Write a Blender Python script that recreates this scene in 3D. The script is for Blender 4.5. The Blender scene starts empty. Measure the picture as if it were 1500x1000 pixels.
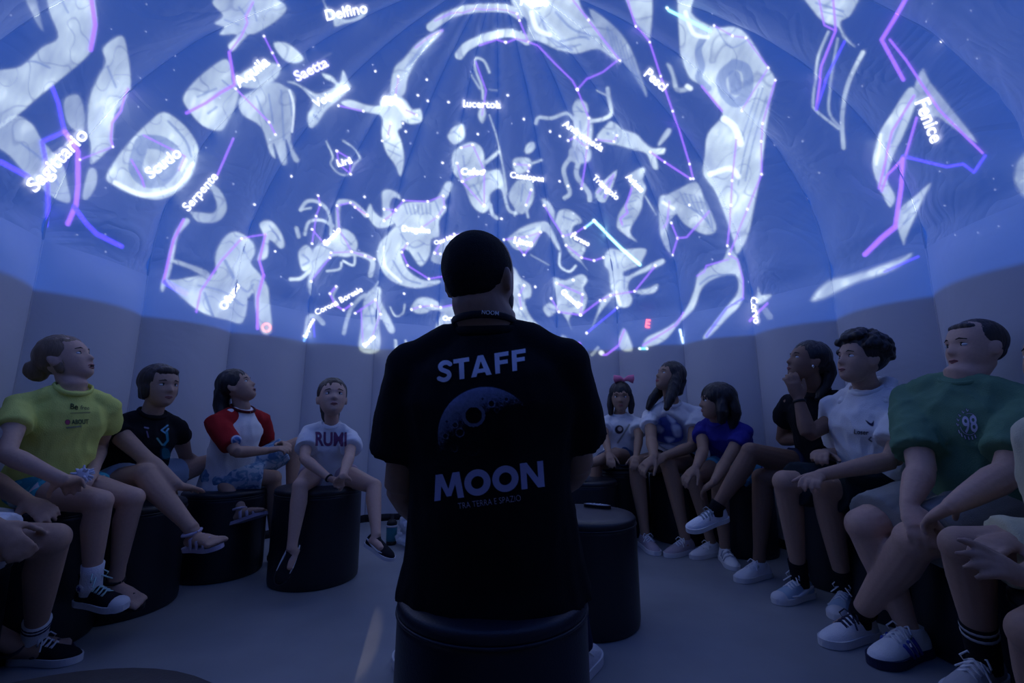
import bpy, bmesh, math, random
import numpy as np
from mathutils import Vector, Matrix, noise
from mathutils.bvhtree import BVHTree

random.seed(7)
SC = bpy.context.scene
COL = SC.collection

# ------------------------------------------------------------------ camera
FPX, CAM_H, PITCH = 667.0, 0.84, math.radians(9.5)
cam_data = bpy.data.cameras.new('camera')
cam_data.sensor_width = 36.0
cam_data.lens = FPX / 1500.0 * 36.0
cam_data.clip_start = 0.02
cam = bpy.data.objects.new('camera', cam_data)
cam.location = (0, 0, CAM_H)
cam.rotation_euler = (math.radians(90) + PITCH, 0, 0)
COL.objects.link(cam)
SC.camera = cam

# ------------------------------------------------------------------ light
SC.view_settings.view_transform = 'Standard'
SC.view_settings.look = 'None'
SC.view_settings.gamma = 1.0
SC.view_settings.exposure = 0.06
SC.view_settings.use_curve_mapping = False
SC.cycles.use_denoising = True
SC.cycles.max_bounces = 8
SC.cycles.diffuse_bounces = 4
SC.cycles.transparent_max_bounces = 24

world = bpy.data.worlds.new('dim_hall')
SC.world = world
world.use_nodes = True
world.node_tree.nodes['Background'].inputs[0].default_value = (0.25, 0.3, 0.5, 1)
world.node_tree.nodes['Background'].inputs[1].default_value = 0.06

# dome geometry (metres): circle centre, radius, height of the wall, rise of the dome
DCX, DCY, DR, WALL_H, RISE = -0.08, 2.08, 2.12, 1.66, 1.55

# the dome is the screen: flat blue of the projected sky (radiance), shown above this height on the skin
SKY_BLUE, SKY_EDGE = (0.005, 0.036, 0.205), 1.42

# daylight slipping in through the entrance behind the photographer
en = bpy.data.lights.new('entrance_light_offscreen', 'SPOT')
en.energy = 700.0; en.color = (1.0, .82, .62); en.spot_size = math.radians(1.5); en.spot_blend = 0.6; en.shadow_soft_size = 0.01
eno = bpy.data.objects.new('entrance_light_offscreen', en); COL.objects.link(eno)
eno.location = (.28, -2.80, .92)
eno.rotation_euler = (Vector((-.56, 1.90, 0)) - Vector(eno.location)).to_track_quat('-Z', 'Y').to_euler()

# ------------------------------------------------------------------ helpers
def V(*a): return Vector(a)

def ray(px, py):
    x = (px - 750.0) / FPX; u = (500.0 - py) / FPX
    c, s = math.cos(PITCH), math.sin(PITCH)
    return Vector((x, c - u * s, s + u * c))          # per metre of depth along the lens axis
CAMP = Vector((0, 0, CAM_H))
def P(px, py, d):
    """point seen at (px, py), d metres deep along the lens axis"""
    return CAMP + ray(px, py) * d
def floor_pt(px, py, z=0.0):
    r = ray(px, py)
    return CAMP + r * ((z - CAM_H) / r.z)
def reach(p0, px, py, L, near=True):
    """the point on that sight line at distance L from p0 (closest point if out of reach)"""
    r = ray(px, py); w = CAMP - p0
    a = r.dot(r); b = 2 * r.dot(w); c = w.dot(w) - L * L
    disc = b * b - 4 * a * c
    if disc < 0:
        t = -b / (2 * a)
    else:
        s = math.sqrt(disc); t = (-b - s) / (2 * a) if near else (-b + s) / (2 * a)
    q = CAMP + r * t
    if disc < 0: q = p0 + (q - p0).normalized() * L
    return q

MATS = {}
def node_mat(name):
    m = bpy.data.materials.new(name); m.use_nodes = True
    return m, m.node_tree, m.node_tree.nodes['Principled BSDF']
def mat(name, col, rough=0.8, spec=0.3, bump=0.0, scale=60.0, var=0.0, metal=0.0, stretch=None, sheen=0.0, sss=0.0):
    if name in MATS: return MATS[name]
    m, nt, b = node_mat(name)
    b.inputs['Base Color'].default_value = (*col, 1)
    b.inputs['Roughness'].default_value = rough
    b.inputs['Specular IOR Level'].default_value = spec
    b.inputs['Metallic'].default_value = metal
    if sheen: b.inputs['Sheen Weight'].default_value = sheen
    if sss:
        b.inputs['Subsurface Weight'].default_value = sss
        b.inputs['Subsurface Radius'].default_value = (0.012, 0.005, 0.003)
        b.inputs['Subsurface Scale'].default_value = 0.6
    if bump or var:
        tc = nt.nodes.new('ShaderNodeTexCoord'); mp = nt.nodes.new('ShaderNodeMapping')
        if stretch: mp.inputs['Scale'].default_value = stretch
        nz = nt.nodes.new('ShaderNodeTexNoise')
        nz.inputs['Scale'].default_value = scale; nz.inputs['Detail'].default_value = 4
        nt.links.new(tc.outputs['Object'], mp.inputs[0]); nt.links.new(mp.outputs[0], nz.inputs['Vector'])
        if bump:
            bp = nt.nodes.new('ShaderNodeBump'); bp.inputs['Strength'].default_value = bump
            bp.inputs['Distance'].default_value = 0.01
            nt.links.new(nz.outputs['Fac'], bp.inputs['Height']); nt.links.new(bp.outputs[0], b.inputs['Normal'])
        if var:
            mx = nt.nodes.new('ShaderNodeMix'); mx.data_type = 'RGBA'
            mx.inputs[6].default_value = (*[c * (1 - var) for c in col], 1)
            mx.inputs[7].default_value = (*[min(1, c * (1 + var)) for c in col], 1)
            nt.links.new(nz.outputs['Fac'], mx.inputs[0]); nt.links.new(mx.outputs[2], b.inputs['Base Color'])
    MATS[name] = m
    return m

def tag(o, label=None, cat=None, group=None, kind=None):
    if label: o['label'] = label
    if cat: o['category'] = cat
    if group: o['group'] = group
    if kind: o['kind'] = kind
    return o
def thing(name, label, cat, loc=(0, 0, 0), group=None):
    o = bpy.data.objects.new(name, None)
    o.empty_display_size = 0.05
    COL.objects.link(o); o.location = loc
    return tag(o, label, cat, group)
def link_mesh(name, me, m, parent=None, smooth=True):
    o = bpy.data.objects.new(name, me); COL.objects.link(o)
    if m is not None:
        me.materials.clear(); me.materials.append(m)
    if smooth and len(me.polygons):
        me.polygons.foreach_set('use_smooth', np.ones(len(me.polygons), dtype=bool))
    if parent is not None:
        o.parent = parent
        o.matrix_parent_inverse = Matrix.Translation(-Vector(parent_world(parent)))
    return o
def parent_world(p):
    return Vector(p.location) if p.type == 'EMPTY' else Vector((0, 0, 0))
# meshes are written in world coordinates; parents are pure translations, and children of meshes sit at the origin
class MB:
    """collects closed shapes in world coordinates"""
    def __init__(s): s.v = []; s.f = []
    def add(s, vs, fs):
        n = len(s.v); s.v += [tuple(v) for v in vs]; s.f += [tuple(i + n for i in f) for f in fs]; return s
    def tube(s, pts, rad, side=None, seg=12, cap=True):
        """loft along pts; rad: scalar or (a, b) per point, a along the side vector"""
        pts = [Vector(p) for p in pts]; n = len(pts)
        rr = [(r, r) if not isinstance(r, (tuple, list)) else r for r in rad]
        if len(rr) == 1: rr = rr * n
        tang = []
        for i in range(n):
            a = pts[max(i - 1, 0)]; b = pts[min(i + 1, n - 1)]
            t = (b - a); tang.append(t.normalized() if t.length > 1e-9 else Vector((0, 0, 1)))
        if side is None:
            side = Vector((0, 0, 1)) if abs(tang[0].z) < 0.9 else Vector((1, 0, 0))
        side = Vector(side)
        vs = []; fs = []
        for i in range(n):
            t = tang[i]
            x = side - t * side.dot(t)
            if x.length < 1e-6: x = t.orthogonal()
            x.normalize(); y = t.cross(x); side = x
            for k in range(seg):
                a = 2 * math.pi * k / seg
                vs.append(pts[i] + x * (rr[i][0] * math.cos(a)) + y * (rr[i][1] * math.sin(a)))
        for i in range(n - 1):
            for k in range(seg):
                k2 = (k + 1) % seg
                fs.append((i * seg + k, i * seg + k2, (i + 1) * seg + k2, (i + 1) * seg + k))
        if cap:
            e = min(rr[0]) * 0.6; e2 = min(rr[-1]) * 0.6
            vs.append(pts[0] - tang[0] * e * cap); vs.append(pts[-1] + tang[-1] * e2 * cap)
            c0, c1 = len(vs) - 2, len(vs) - 1
            for k in range(seg):
                k2 = (k + 1) % seg
                fs.append((c0, k2, k)); fs.append((c1, (n - 1) * seg + k, (n - 1) * seg + k2))
        return s.add(vs, fs)
    def ell(s, c, r, rot=None, nu=16, nv=10):
        c = Vector(c); vs = []; fs = []
        for j in range(1, nv):
            th = math.pi * j / nv
            for i in range(nu):
                ph = 2 * math.pi * i / nu
                p = Vector((r[0] * math.sin(th) * math.cos(ph), r[1] * math.sin(th) * math.sin(ph), r[2] * math.cos(th)))
                vs.append(c + (rot @ p if rot is not None else p))
        t = Vector((0, 0, r[2])); b = Vector((0, 0, -r[2]))
        vs.append(c + (rot @ t if rot is not None else t)); vs.append(c + (rot @ b if rot is not None else b))
        it, ib = len(vs) - 2, len(vs) - 1
        for j in range(nv - 2):
            for i in range(nu):
                i2 = (i + 1) % nu
                fs.append((j * nu + i, (j + 1) * nu + i, (j + 1) * nu + i2, j * nu + i2))
        for i in range(nu):
            i2 = (i + 1) % nu
            fs.append((it, i, i2)); fs.append((ib, (nv - 2) * nu + i2, (nv - 2) * nu + i))
        return s.add(vs, fs)
    def lathe(s, c, prof, seg=48):
        """prof: (radius, z) from bottom to top, closed with fans"""
        c = Vector(c); vs = []; fs = []; n = len(prof)
        for r, z in prof:
            for k in range(seg):
                a = 2 * math.pi * k / seg
                vs.append(c + Vector((r * math.cos(a), r * math.sin(a), z)))
        for i in range(n - 1):
            for k in range(seg):
                k2 = (k + 1) % seg
                fs.append((i * seg + k, i * seg + k2, (i + 1) * seg + k2, (i + 1) * seg + k))
        fs.append(tuple(reversed(range(seg)))); fs.append(tuple((n - 1) * seg + k for k in range(seg)))
        return s.add(vs, fs)
    def prism(s, outline, lo, hi, frame):
        """outline in local xy extruded from lo to hi along local z; frame: Matrix 4x4"""
        n = len(outline)
        vs = [frame @ Vector((x, y, lo)) for x, y in outline] + [frame @ Vector((x, y, hi)) for x, y in outline]
        fs = [tuple(reversed(range(n))), tuple(range(n, 2 * n))]
        fs += [(i, (i + 1) % n, n + (i + 1) % n, n + i) for i in range(n)]
        return s.add(vs, fs)
    def box(s, frame, lo, hi):
        x0, y0, z0 = lo; x1, y1, z1 = hi
        return s.prism([(x0, y0), (x1, y0), (x1, y1), (x0, y1)], z0, z1, frame)
    def mesh(s, name='m'):
        me = bpy.data.meshes.new(name); me.from_pydata(s.v, [], s.f); me.update(); return me
    def build(s, name, m, parent=None, smooth=True):
        return link_mesh(name, s.mesh(name), m, parent, smooth)

def taubin(me, it=6, lam=0.55, mu=-0.57, fn=None):
    n = len(me.vertices)
    co = np.empty(n * 3, dtype=np.float32); me.vertices.foreach_get('co', co); co = co.reshape(-1, 3).astype(np.float64)
    e = np.empty(len(me.edges) * 2, dtype=np.int32); me.edges.foreach_get('vertices', e); e = e.reshape(-1, 2)
    deg = np.bincount(e.ravel(), minlength=n).astype(np.float64); deg[deg == 0] = 1
    def lap(c):
        o = np.empty_like(c)
        for k in range(3):
            o[:, k] = (np.bincount(e[:, 0], weights=c[e[:, 1], k], minlength=n) + np.bincount(e[:, 1], weights=c[e[:, 0], k], minlength=n)) / deg
        return o - c
    for _ in range(it):
        co += lam * lap(co)
        if mu: co += mu * lap(co)
    me.vertices.foreach_set('co', co.astype(np.float32).ravel()); me.update()
    return co

def remesh(mb, voxel, it=6, mu=-0.57, lam=0.55):
    """the union of the closed shapes as one continuous surface"""
    me = mb.mesh('tmp'); o = bpy.data.objects.new('tmp', me); COL.objects.link(o)
    md = o.modifiers.new('r', 'REMESH'); md.mode = 'VOXEL'; md.voxel_size = voxel; md.adaptivity = 0
    dg = bpy.context.evaluated_depsgraph_get()
    out = bpy.data.meshes.new_from_object(o.evaluated_get(dg))
    bpy.data.objects.remove(o); bpy.data.meshes.remove(me)
    taubin(out, it, lam, mu)
    return out

def wrinkle(me, amp, scale, seed=0.0, stretch=(1, 1, 1), ridge=True):
    """soft folds along the normals"""
    n = len(me.vertices)
    co = np.empty(n * 3, dtype=np.float32); me.vertices.foreach_get('co', co); co = co.reshape(-1, 3)
    no = np.empty(n * 3, dtype=np.float32); me.vertices.foreach_get('normal', no); no = no.reshape(-1, 3)
    for i in range(n):
        p = Vector((co[i, 0] * stretch[0] * scale + seed, co[i, 1] * stretch[1] * scale, co[i, 2] * stretch[2] * scale))
        h = noise.noise(p)
        if ridge: h = 0.5 - abs(h) * 1.8
        co[i] += no[i] * amp * h
    me.vertices.foreach_set('co', co.ravel()); me.update()
def bvh_of(o):
    dg = None
    me = o.data
    return BVHTree.FromPolygons([v.co[:] for v in me.vertices], [p.vertices[:] for p in me.polygons])

def catmull(pts, closed=True, k=5):
    n = len(pts); out = []
    rng = range(n) if closed else range(n - 1)
    for i in rng:
        if closed: p0, p1, p2, p3 = pts[i - 1], pts[i], pts[(i + 1) % n], pts[(i + 2) % n]
        else: p0, p1, p2, p3 = pts[max(i - 1, 0)], pts[i], pts[i + 1], pts[min(i + 2, n - 1)]
        for j in range(k):
            t = j / k; t2 = t * t; t3 = t2 * t
            out.append(tuple(0.5 * ((2 * b) + (-a + c) * t + (2 * a - 5 * b + 4 * c - d) * t2 + (-a + 3 * b - 3 * c + d) * t3)
                             for a, b, c, d in zip(p0, p1, p2, p3)))
    if not closed: out.append(tuple(pts[-1]))
    return out

# ---- flat light and flat print: drawn on a fine grid that lies on a curved surface
_glyph = {}
def text_tris(s, bold=0.0):
    key = (s, bold)
    if key in _glyph: return _glyph[key]
    cu = bpy.data.curves.new('t', 'FONT'); cu.body = s; cu.size = 1.0; cu.offset = bold; cu.resolution_u = 4
    cu.fill_mode = 'BOTH'
    o = bpy.data.objects.new('t', cu); COL.objects.link(o)
    dg = bpy.context.evaluated_depsgraph_get()
    me = bpy.data.meshes.new_from_object(o.evaluated_get(dg))
    me.calc_loop_triangles()
    v = np.array([x.co[:2] for x in me.vertices]).reshape(-1, 2); t = np.array([x.vertices[:] for x in me.loop_triangles])
    bpy.data.objects.remove(o); bpy.data.curves.remove(cu); bpy.data.meshes.remove(me)
    w = v[:, 0].max() - v[:, 0].min()
    _glyph[key] = (v, t, w)
    return _glyph[key]

class Canvas:
    """RGBA picture in picture coordinates (x right, y down)"""
    def __init__(s, x0, y0, x1, y1, res):
        s.x0, s.y0, s.res = x0, y0, res
        s.w = int(math.ceil((x1 - x0) / res)) + 1; s.h = int(math.ceil((y1 - y0) / res)) + 1
        s.X, s.Y = np.meshgrid(x0 + np.arange(s.w) * res, y0 + np.arange(s.h) * res)
        s.rgb = np.zeros((s.h, s.w, 3)); s.a = np.zeros((s.h, s.w))
    def _win(s, pts, pad):
        xs = [p[0] for p in pts]; ys = [p[1] for p in pts]
        i0 = max(0, int((min(xs) - pad - s.x0) / s.res)); i1 = min(s.w, int((max(xs) + pad - s.x0) / s.res) + 2)
        j0 = max(0, int((min(ys) - pad - s.y0) / s.res)); j1 = min(s.h, int((max(ys) + pad - s.y0) / s.res) + 2)
        return (slice(j0, j1), slice(i0, i1)) if i1 > i0 and j1 > j0 else None
    def _dist(s, win, pts, closed):
        X, Y = s.X[win], s.Y[win]; d = np.full(X.shape, 1e9)
        n = len(pts)
        for i in range(n if closed else n - 1):
            ax, ay = pts[i][:2]; bx, by = pts[(i + 1) % n][:2]
            vx, vy = bx - ax, by - ay; L = vx * vx + vy * vy + 1e-9
            t = np.clip(((X - ax) * vx + (Y - ay) * vy) / L, 0, 1)
            d = np.minimum(d, np.hypot(X - ax - t * vx, Y - ay - t * vy))
        return d
    def _put(s, win, m, col, mode='over'):
        m = np.clip(m, 0, 1)
        if mode == 'add':
            s.rgb[win] += m[..., None] * np.array(col); s.a[win] = np.maximum(s.a[win], m)
        elif mode == 'mul':
            s.rgb[win] *= (1 - m[..., None] * (1 - np.array(col)))
        elif mode == 'tint':      # only where something is drawn already
            s.rgb[win] += (np.array(col) - s.rgb[win]) * (m * np.clip(s.a[win], 0, 1))[..., None]
        else:
            s.rgb[win] += (np.array(col) - s.rgb[win]) * m[..., None]; s.a[win] = s.a[win] + (1 - s.a[win]) * m
    def poly(s, pts, col, a=1.0, feather=1.2, smooth=True, mode='over'):
        if smooth: pts = catmull(pts, True, 4)
        win = s._win(pts, feather * 2)
        if win is None: return s
        X, Y = s.X[win], s.Y[win]; ins = np.zeros(X.shape, bool); n = len(pts)
        for i in range(n):
            ax, ay = pts[i][:2]; bx, by = pts[(i + 1) % n][:2]
            c = ((ay > Y) != (by > Y))
            with np.errstate(divide='ignore', invalid='ignore'):
                xi = (bx - ax) * (Y - ay) / (by - ay if by != ay else 1e-9) + ax
            ins ^= c & (X < xi)
        d = s._dist(win, pts, True); sd = np.where(ins, d, -d)
        s._put(win, np.clip(0.5 + sd / (2 * feather), 0, 1) * a, col, mode); return s
    def stroke(s, pts, wd, col, a=1.0, feather=0.9, smooth=False, mode='over', glow=None):
        if smooth: pts = catmull(pts, False, 5)
        g = glow[0] if glow else 0
        win = s._win(pts, wd / 2 + feather * 2 + g * 2)
        if win is None: return s
        d = s._dist(win, pts, False)
        if glow: s._put(win, np.exp(-(d / g) ** 2) * glow[1], glow[2], 'add' if mode == 'add' else mode)
        s._put(win, np.clip(0.5 + (wd / 2 - d) / (2 * feather), 0, 1) * a, col, mode); return s
    def dot(s, x, y, r, col, a=1.0, mode='over', glow=None):
        return s.stroke([(x, y), (x + 0.01, y)], r * 2, col, a, 0.8, False, mode, glow)
    def text(s, body, x, y, width, ang=0.0, col=(1, 1, 1), bold=0.02, a=1.0, stretch=1.0, mode='over', shear=0.0, ss=3):
        """text whose middle is at (x, y), width in px, ang in degrees counter-clockwise"""
        v, t, w = text_tris(body, bold)
        c = (v.max(0) + v.min(0)) / 2; k = width / w
        q = (v - c) * k; q[:, 1] *= stretch; q[:, 0] += q[:, 1] * shear
        ca, sa = math.cos(math.radians(ang)), math.sin(math.radians(ang))
        px = x + q[:, 0] * ca - q[:, 1] * sa; py = y - (q[:, 0] * sa + q[:, 1] * ca)
        win = s._win(list(zip(px, py)), s.res * 2)
        if win is None: return s
        X, Y = s.X[win], s.Y[win]; cov = np.zeros(X.shape)
        for sx in range(ss):
            for sy in range(ss):
                ox = ((sx + 0.5) / ss - 0.5) * s.res; oy = ((sy + 0.5) / ss - 0.5) * s.res
                m = np.zeros(X.shape, bool)
                for tr in t:
                    ax, bx, cx = px[tr]; ay, by, cy = py[tr]
                    i0 = max(0, int((min(ax, bx, cx) - X[0, 0]) / s.res) - 1); i1 = int((max(ax, bx, cx) - X[0, 0]) / s.res) + 3
                    j0 = max(0, int((min(ay, by, cy) - Y[0, 0]) / s.res) - 1); j1 = int((max(ay, by, cy) - Y[0, 0]) / s.res) + 3
                    if i1 <= 0 or j1 <= 0: continue
                    x_ = X[j0:j1, i0:i1] + ox; y_ = Y[j0:j1, i0:i1] + oy
                    d1 = (bx - ax) * (y_ - ay) - (by - ay) * (x_ - ax)
                    d2 = (cx - bx) * (y_ - by) - (cy - by) * (x_ - bx)
                    d3 = (ax - cx) * (y_ - cy) - (ay - cy) * (x_ - cx)
                    m[j0:j1, i0:i1] |= ((d1 >= 0) & (d2 >= 0) & (d3 >= 0)) | ((d1 <= 0) & (d2 <= 0) & (d3 <= 0))
                cov += m
        s._put(win, cov / (ss * ss) * a, col, mode); return s
    def lay(s, name, bvh, m, parent=None, off=0.0015, cut=0.02, maxjump=0.25, place=None, backface=False):
        """put the picture on the surface met along the sight lines (or by place(x, y))"""
        on = s.a > cut
        cell = on[:-1, :-1] | on[1:, :-1] | on[:-1, 1:] | on[1:, 1:]
        need = np.zeros_like(on); need[:-1, :-1] |= cell; need[1:, :-1] |= cell; need[:-1, 1:] |= cell; need[1:, 1:] |= cell
        idx = -np.ones(on.shape, int); vs = []; cols = []
        for j, i in zip(*np.nonzero(need)):
            if place is not None:
                hit, nrm = place(s.X[j, i], s.Y[j, i])
            else:
                r = ray(s.X[j, i], s.Y[j, i]).normalized()
                hit, nrm, _, _ = bvh.ray_cast(CAMP, r)
                if hit is not None and nrm.dot(r) > 0: nrm = -nrm
            if hit is None: continue
            idx[j, i] = len(vs); vs.append(hit + nrm * off)
            cols += [*s.rgb[j, i], s.a[j, i]]
        fs = []
        for j, i in zip(*np.nonzero(cell)):
            q = (idx[j, i], idx[j + 1, i], idx[j + 1, i + 1], idx[j, i + 1])
            if min(q) < 0: continue
            if max((vs[q[0]] - vs[q[2]]).length, (vs[q[1]] - vs[q[3]]).length) > maxjump: continue
            fs.append(q)
        me = bpy.data.meshes.new(name); me.from_pydata([tuple(v) for v in vs], [], fs); me.update()
        at = me.color_attributes.new('Col', 'FLOAT_COLOR', 'POINT')
        at.data.foreach_set('color', np.array(cols, dtype=np.float32))
        return link_mesh(name, me, m, parent)

def print_mat(name, rough=0.8):
    if name in MATS: return MATS[name]
    m, nt, b = node_mat(name)
    at = nt.nodes.new('ShaderNodeAttribute'); at.attribute_name = 'Col'
    b.inputs['Roughness'].default_value = rough; b.inputs['Specular IOR Level'].default_value = 0.2
    nt.links.new(at.outputs['Color'], b.inputs['Base Color']); nt.links.new(at.outputs['Alpha'], b.inputs['Alpha'])
    MATS[name] = m
    return m
def light_mat(name, strength=1.0):
    """light thrown on the skin: adds to what is already there"""
    if name in MATS: return MATS[name]
    m = bpy.data.materials.new(name); m.use_nodes = True; nt = m.node_tree; nt.nodes.clear()
    out = nt.nodes.new('ShaderNodeOutputMaterial'); ad = nt.nodes.new('ShaderNodeAddShader')
    tr = nt.nodes.new('ShaderNodeBsdfTransparent'); em = nt.nodes.new('ShaderNodeEmission')
    at = nt.nodes.new('ShaderNodeAttribute'); at.attribute_name = 'Col'
    em.inputs['Strength'].default_value = strength
    nt.links.new(at.outputs['Color'], em.inputs['Color'])
    nt.links.new(tr.outputs[0], ad.inputs[0]); nt.links.new(em.outputs[0], ad.inputs[1]); nt.links.new(ad.outputs[0], out.inputs[0])
    m.cycles.emission_sampling = 'NONE'
    MATS[name] = m
    return m
# ================================================================== the place
def show_sky(m):
    """the projected picture's plain blue ground, with its lower border"""
    nt = m.node_tree; b = nt.nodes['Principled BSDF']; N = nt.nodes.new; K = nt.links.new
    tc = N('ShaderNodeTexCoord'); sx = N('ShaderNodeSeparateXYZ'); mr = N('ShaderNodeMapRange')
    mr.inputs['From Min'].default_value = SKY_EDGE - .012; mr.inputs['From Max'].default_value = SKY_EDGE + .012
    K(tc.outputs['Object'], sx.inputs[0]); K(sx.outputs['Z'], mr.inputs['Value']); K(mr.outputs[0], b.inputs['Emission Strength'])
    b.inputs['Emission Color'].default_value = (*SKY_BLUE, 1)
    m.cycles.emission_sampling = 'NONE'
    return m
def skin_fabric(name, folds):
    m, nt, b = node_mat(name)
    b.inputs['Base Color'].default_value = (0.57, 0.58, 0.64, 1)
    b.inputs['Roughness'].default_value = 0.55
    b.inputs['Specular IOR Level'].default_value = 0.25
    N = nt.nodes.new; K = nt.links.new
    tc = N('ShaderNodeTexCoord')
    nz = N('ShaderNodeTexNoise'); nz.inputs['Scale'].default_value = 2.6; nz.inputs['Detail'].default_value = 3; nz.inputs['Distortion'].default_value = 0.8
    # thin meandering creases where a broad noise crosses its middle value
    n2 = N('ShaderNodeTexNoise'); n2.inputs['Scale'].default_value = 2.2; n2.inputs['Detail'].default_value = 2.5; n2.inputs['Distortion'].default_value = 1.6
    sb = N('ShaderNodeMath'); sb.operation = 'SUBTRACT'; sb.inputs[1].default_value = 0.5
    ab = N('ShaderNodeMath'); ab.operation = 'ABSOLUTE'
    ml = N('ShaderNodeMath'); ml.operation = 'MULTIPLY'; ml.inputs[1].default_value = 9.0; ml.use_clamp = True
    ad = N('ShaderNodeMath'); ad.operation = 'MULTIPLY_ADD'; ad.inputs[1].default_value = 0.35 * folds
    bp = N('ShaderNodeBump'); bp.inputs['Strength'].default_value = 0.35; bp.inputs['Distance'].default_value = 0.05 * (0.4 + 0.6 * folds)
    K(tc.outputs['Object'], nz.inputs['Vector']); K(tc.outputs['Object'], n2.inputs['Vector'])
    K(n2.outputs['Fac'], sb.inputs[0]); K(sb.outputs[0], ab.inputs[0]); K(ab.outputs[0], ml.inputs[0])
    K(ml.outputs[0], ad.inputs[0]); K(nz.outputs['Fac'], ad.inputs[2])
    K(ad.outputs[0], bp.inputs['Height']); K(bp.outputs[0], b.inputs['Normal'])
    return m
FAB = show_sky(skin_fabric('dome_fabric', 1.0)); WFAB = show_sky(skin_fabric('wall_fabric', 0.12))
NG, PHASE, BULGE = 24, -1.5, 0.115
def skin_pt(az, v, u):
    """az in degrees; v: 0..1 wall, 1..2 dome; u: -0.5..0.5 across the panel"""
    puff = BULGE * (math.cos(math.pi * u) ** 0.8 if abs(u) < 0.5 else 0)
    a = math.radians(az)
    if v <= 1:
        z = WALL_H * v; r = DR + 0.04 * (1 - v) ** 1.5
        r -= puff * min(1, 0.35 + v * 3, 0.5 + (1 - v) * 6); nz = 0
        return Vector((DCX + r * math.sin(a), DCY + r * math.cos(a), z))
    e = (v - 1) * math.pi / 2
    ce, se = math.cos(e), math.sin(e)
    k = min(1.0, 0.45 + e * 5) * max(0.0, ce) ** 0.8
    # pillow folds: short tucks running in from the seams, and a welt along the foot of the dome
    ph = az * 0.7
    fold = 0.020 * math.exp(-((e - 0.045) / 0.025) ** 2) + 0.013 * math.exp(-((e - 0.30 - 0.04 * math.sin(ph)) / 0.03) ** 2) * (0.3 + abs(u) * 1.6)
    tuck = 0.030 * max(0, noise.noise(Vector((az * 0.22, e * 7.0, 3.1)))) * (abs(u) * 2) ** 1.5
    puff = puff * k - fold * k - tuck * k
    n = Vector((ce / DR * math.sin(a), ce / DR * math.cos(a), se / RISE)).normalized()
    return Vector((DCX + DR * ce * math.sin(a), DCY + DR * ce * math.cos(a), WALL_H + RISE * se)) - n * puff

def grid_mesh(name, f, nu, nv):
    vs = [f(i / nu, j / nv) for j in range(nv + 1) for i in range(nu + 1)]
    fs = [(j * (nu + 1) + i, j * (nu + 1) + i + 1, (j + 1) * (nu + 1) + i + 1, (j + 1) * (nu + 1) + i) for j in range(nv) for i in range(nu)]
    me = bpy.data.meshes.new(name); me.from_pydata([tuple(v) for v in vs], [], fs); me.update(); return me

def in_door(k):                      # the entrance, behind the photographer
    c = (PHASE + (k + 0.5) * 15) % 360
    return 155 < c < 205
seam_mat = show_sky(mat('seam_tape', (0.5, 0.5, 0.56), 0.6))
# each shell: the welded seams are its own mesh, the pillow panels its pieces
wall_b, ceil_b = MB(), MB()
for k in range(NG):
    az = PHASE + k * 15
    ceil_b.tube([skin_pt(az, 1 + j / 16 * 0.985, 0.5) + Vector((0, 0, 0.004)) for j in range(17)], [0.006] * 17, seg=6)
    if not (in_door(k) and in_door((k - 1) % NG)):
        wall_b.tube([skin_pt(az, j / 4, 0.5) for j in range(5)], [0.006] * 5, seg=6)
ceil_b.lathe((DCX, DCY, WALL_H + RISE - 0.012), [(0.16, -0.004), (0.16, 0.004), (0.02, 0.008)], 32)
wall_o = tag(wall_b.build('wall_round', seam_mat), 'round wall of upright grey fabric panels behind the seated children', 'wall', kind='structure')
ceil_o = tag(ceil_b.build('ceiling', seam_mat), 'domed ceiling of tapering inflated fabric panels above the children', 'ceiling', kind='structure')
skin_v, skin_f = [], []
def collect(me):
    n = len(skin_v)
    skin_v.extend(v.co[:] for v in me.vertices); skin_f.extend(tuple(i + n for i in p.vertices) for p in me.polygons)
for k in range(NG):
    a0 = PHASE + k * 15
    me = grid_mesh('dome_panel', lambda s, t: skin_pt(a0 + s * 15, 1 + t * 0.992, s - 0.5), 20, 84)
    link_mesh('panel', me, FAB, ceil_o); collect(me)
    if not in_door(k):
        me = grid_mesh('wall_panel', lambda s, t: skin_pt(a0 + s * 15, t, s - 0.5), 20, 28)
        link_mesh('panel', me, WFAB, wall_o); collect(me)
SKIN = BVHTree.FromPolygons(skin_v, skin_f)

# floor: grey vinyl, a little glossy
m, nt, b = node_mat('vinyl_floor')
tc = nt.nodes.new('ShaderNodeTexCoord'); nz = nt.nodes.new('ShaderNodeTexNoise'); nz.inputs['Scale'].default_value = 2.2; nz.inputs['Detail'].default_value = 8
cr = nt.nodes.new('ShaderNodeValToRGB'); cr.color_ramp.elements[0].color = (0.22, 0.235, 0.26, 1); cr.color_ramp.elements[1].color = (0.30, 0.315, 0.345, 1)
cr.color_ramp.elements[0].position = 0.3; cr.color_ramp.elements[1].position = 0.7
nt.links.new(tc.outputs['Object'], nz.inputs['Vector']); nt.links.new(nz.outputs['Fac'], cr.inputs[0]); nt.links.new(cr.outputs[0], b.inputs['Base Color'])
b.inputs['Roughness'].default_value = 0.42; b.inputs['Specular IOR Level'].default_value = 0.35
FLOOR_M = m
fb = MB(); fb.box(Matrix(), (-5, -3, -0.05), (5, 6.5, 0.0))
tag(fb.build('floor', FLOOR_M, smooth=False), 'grey vinyl floor inside the dome', 'floor', kind='structure')
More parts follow.
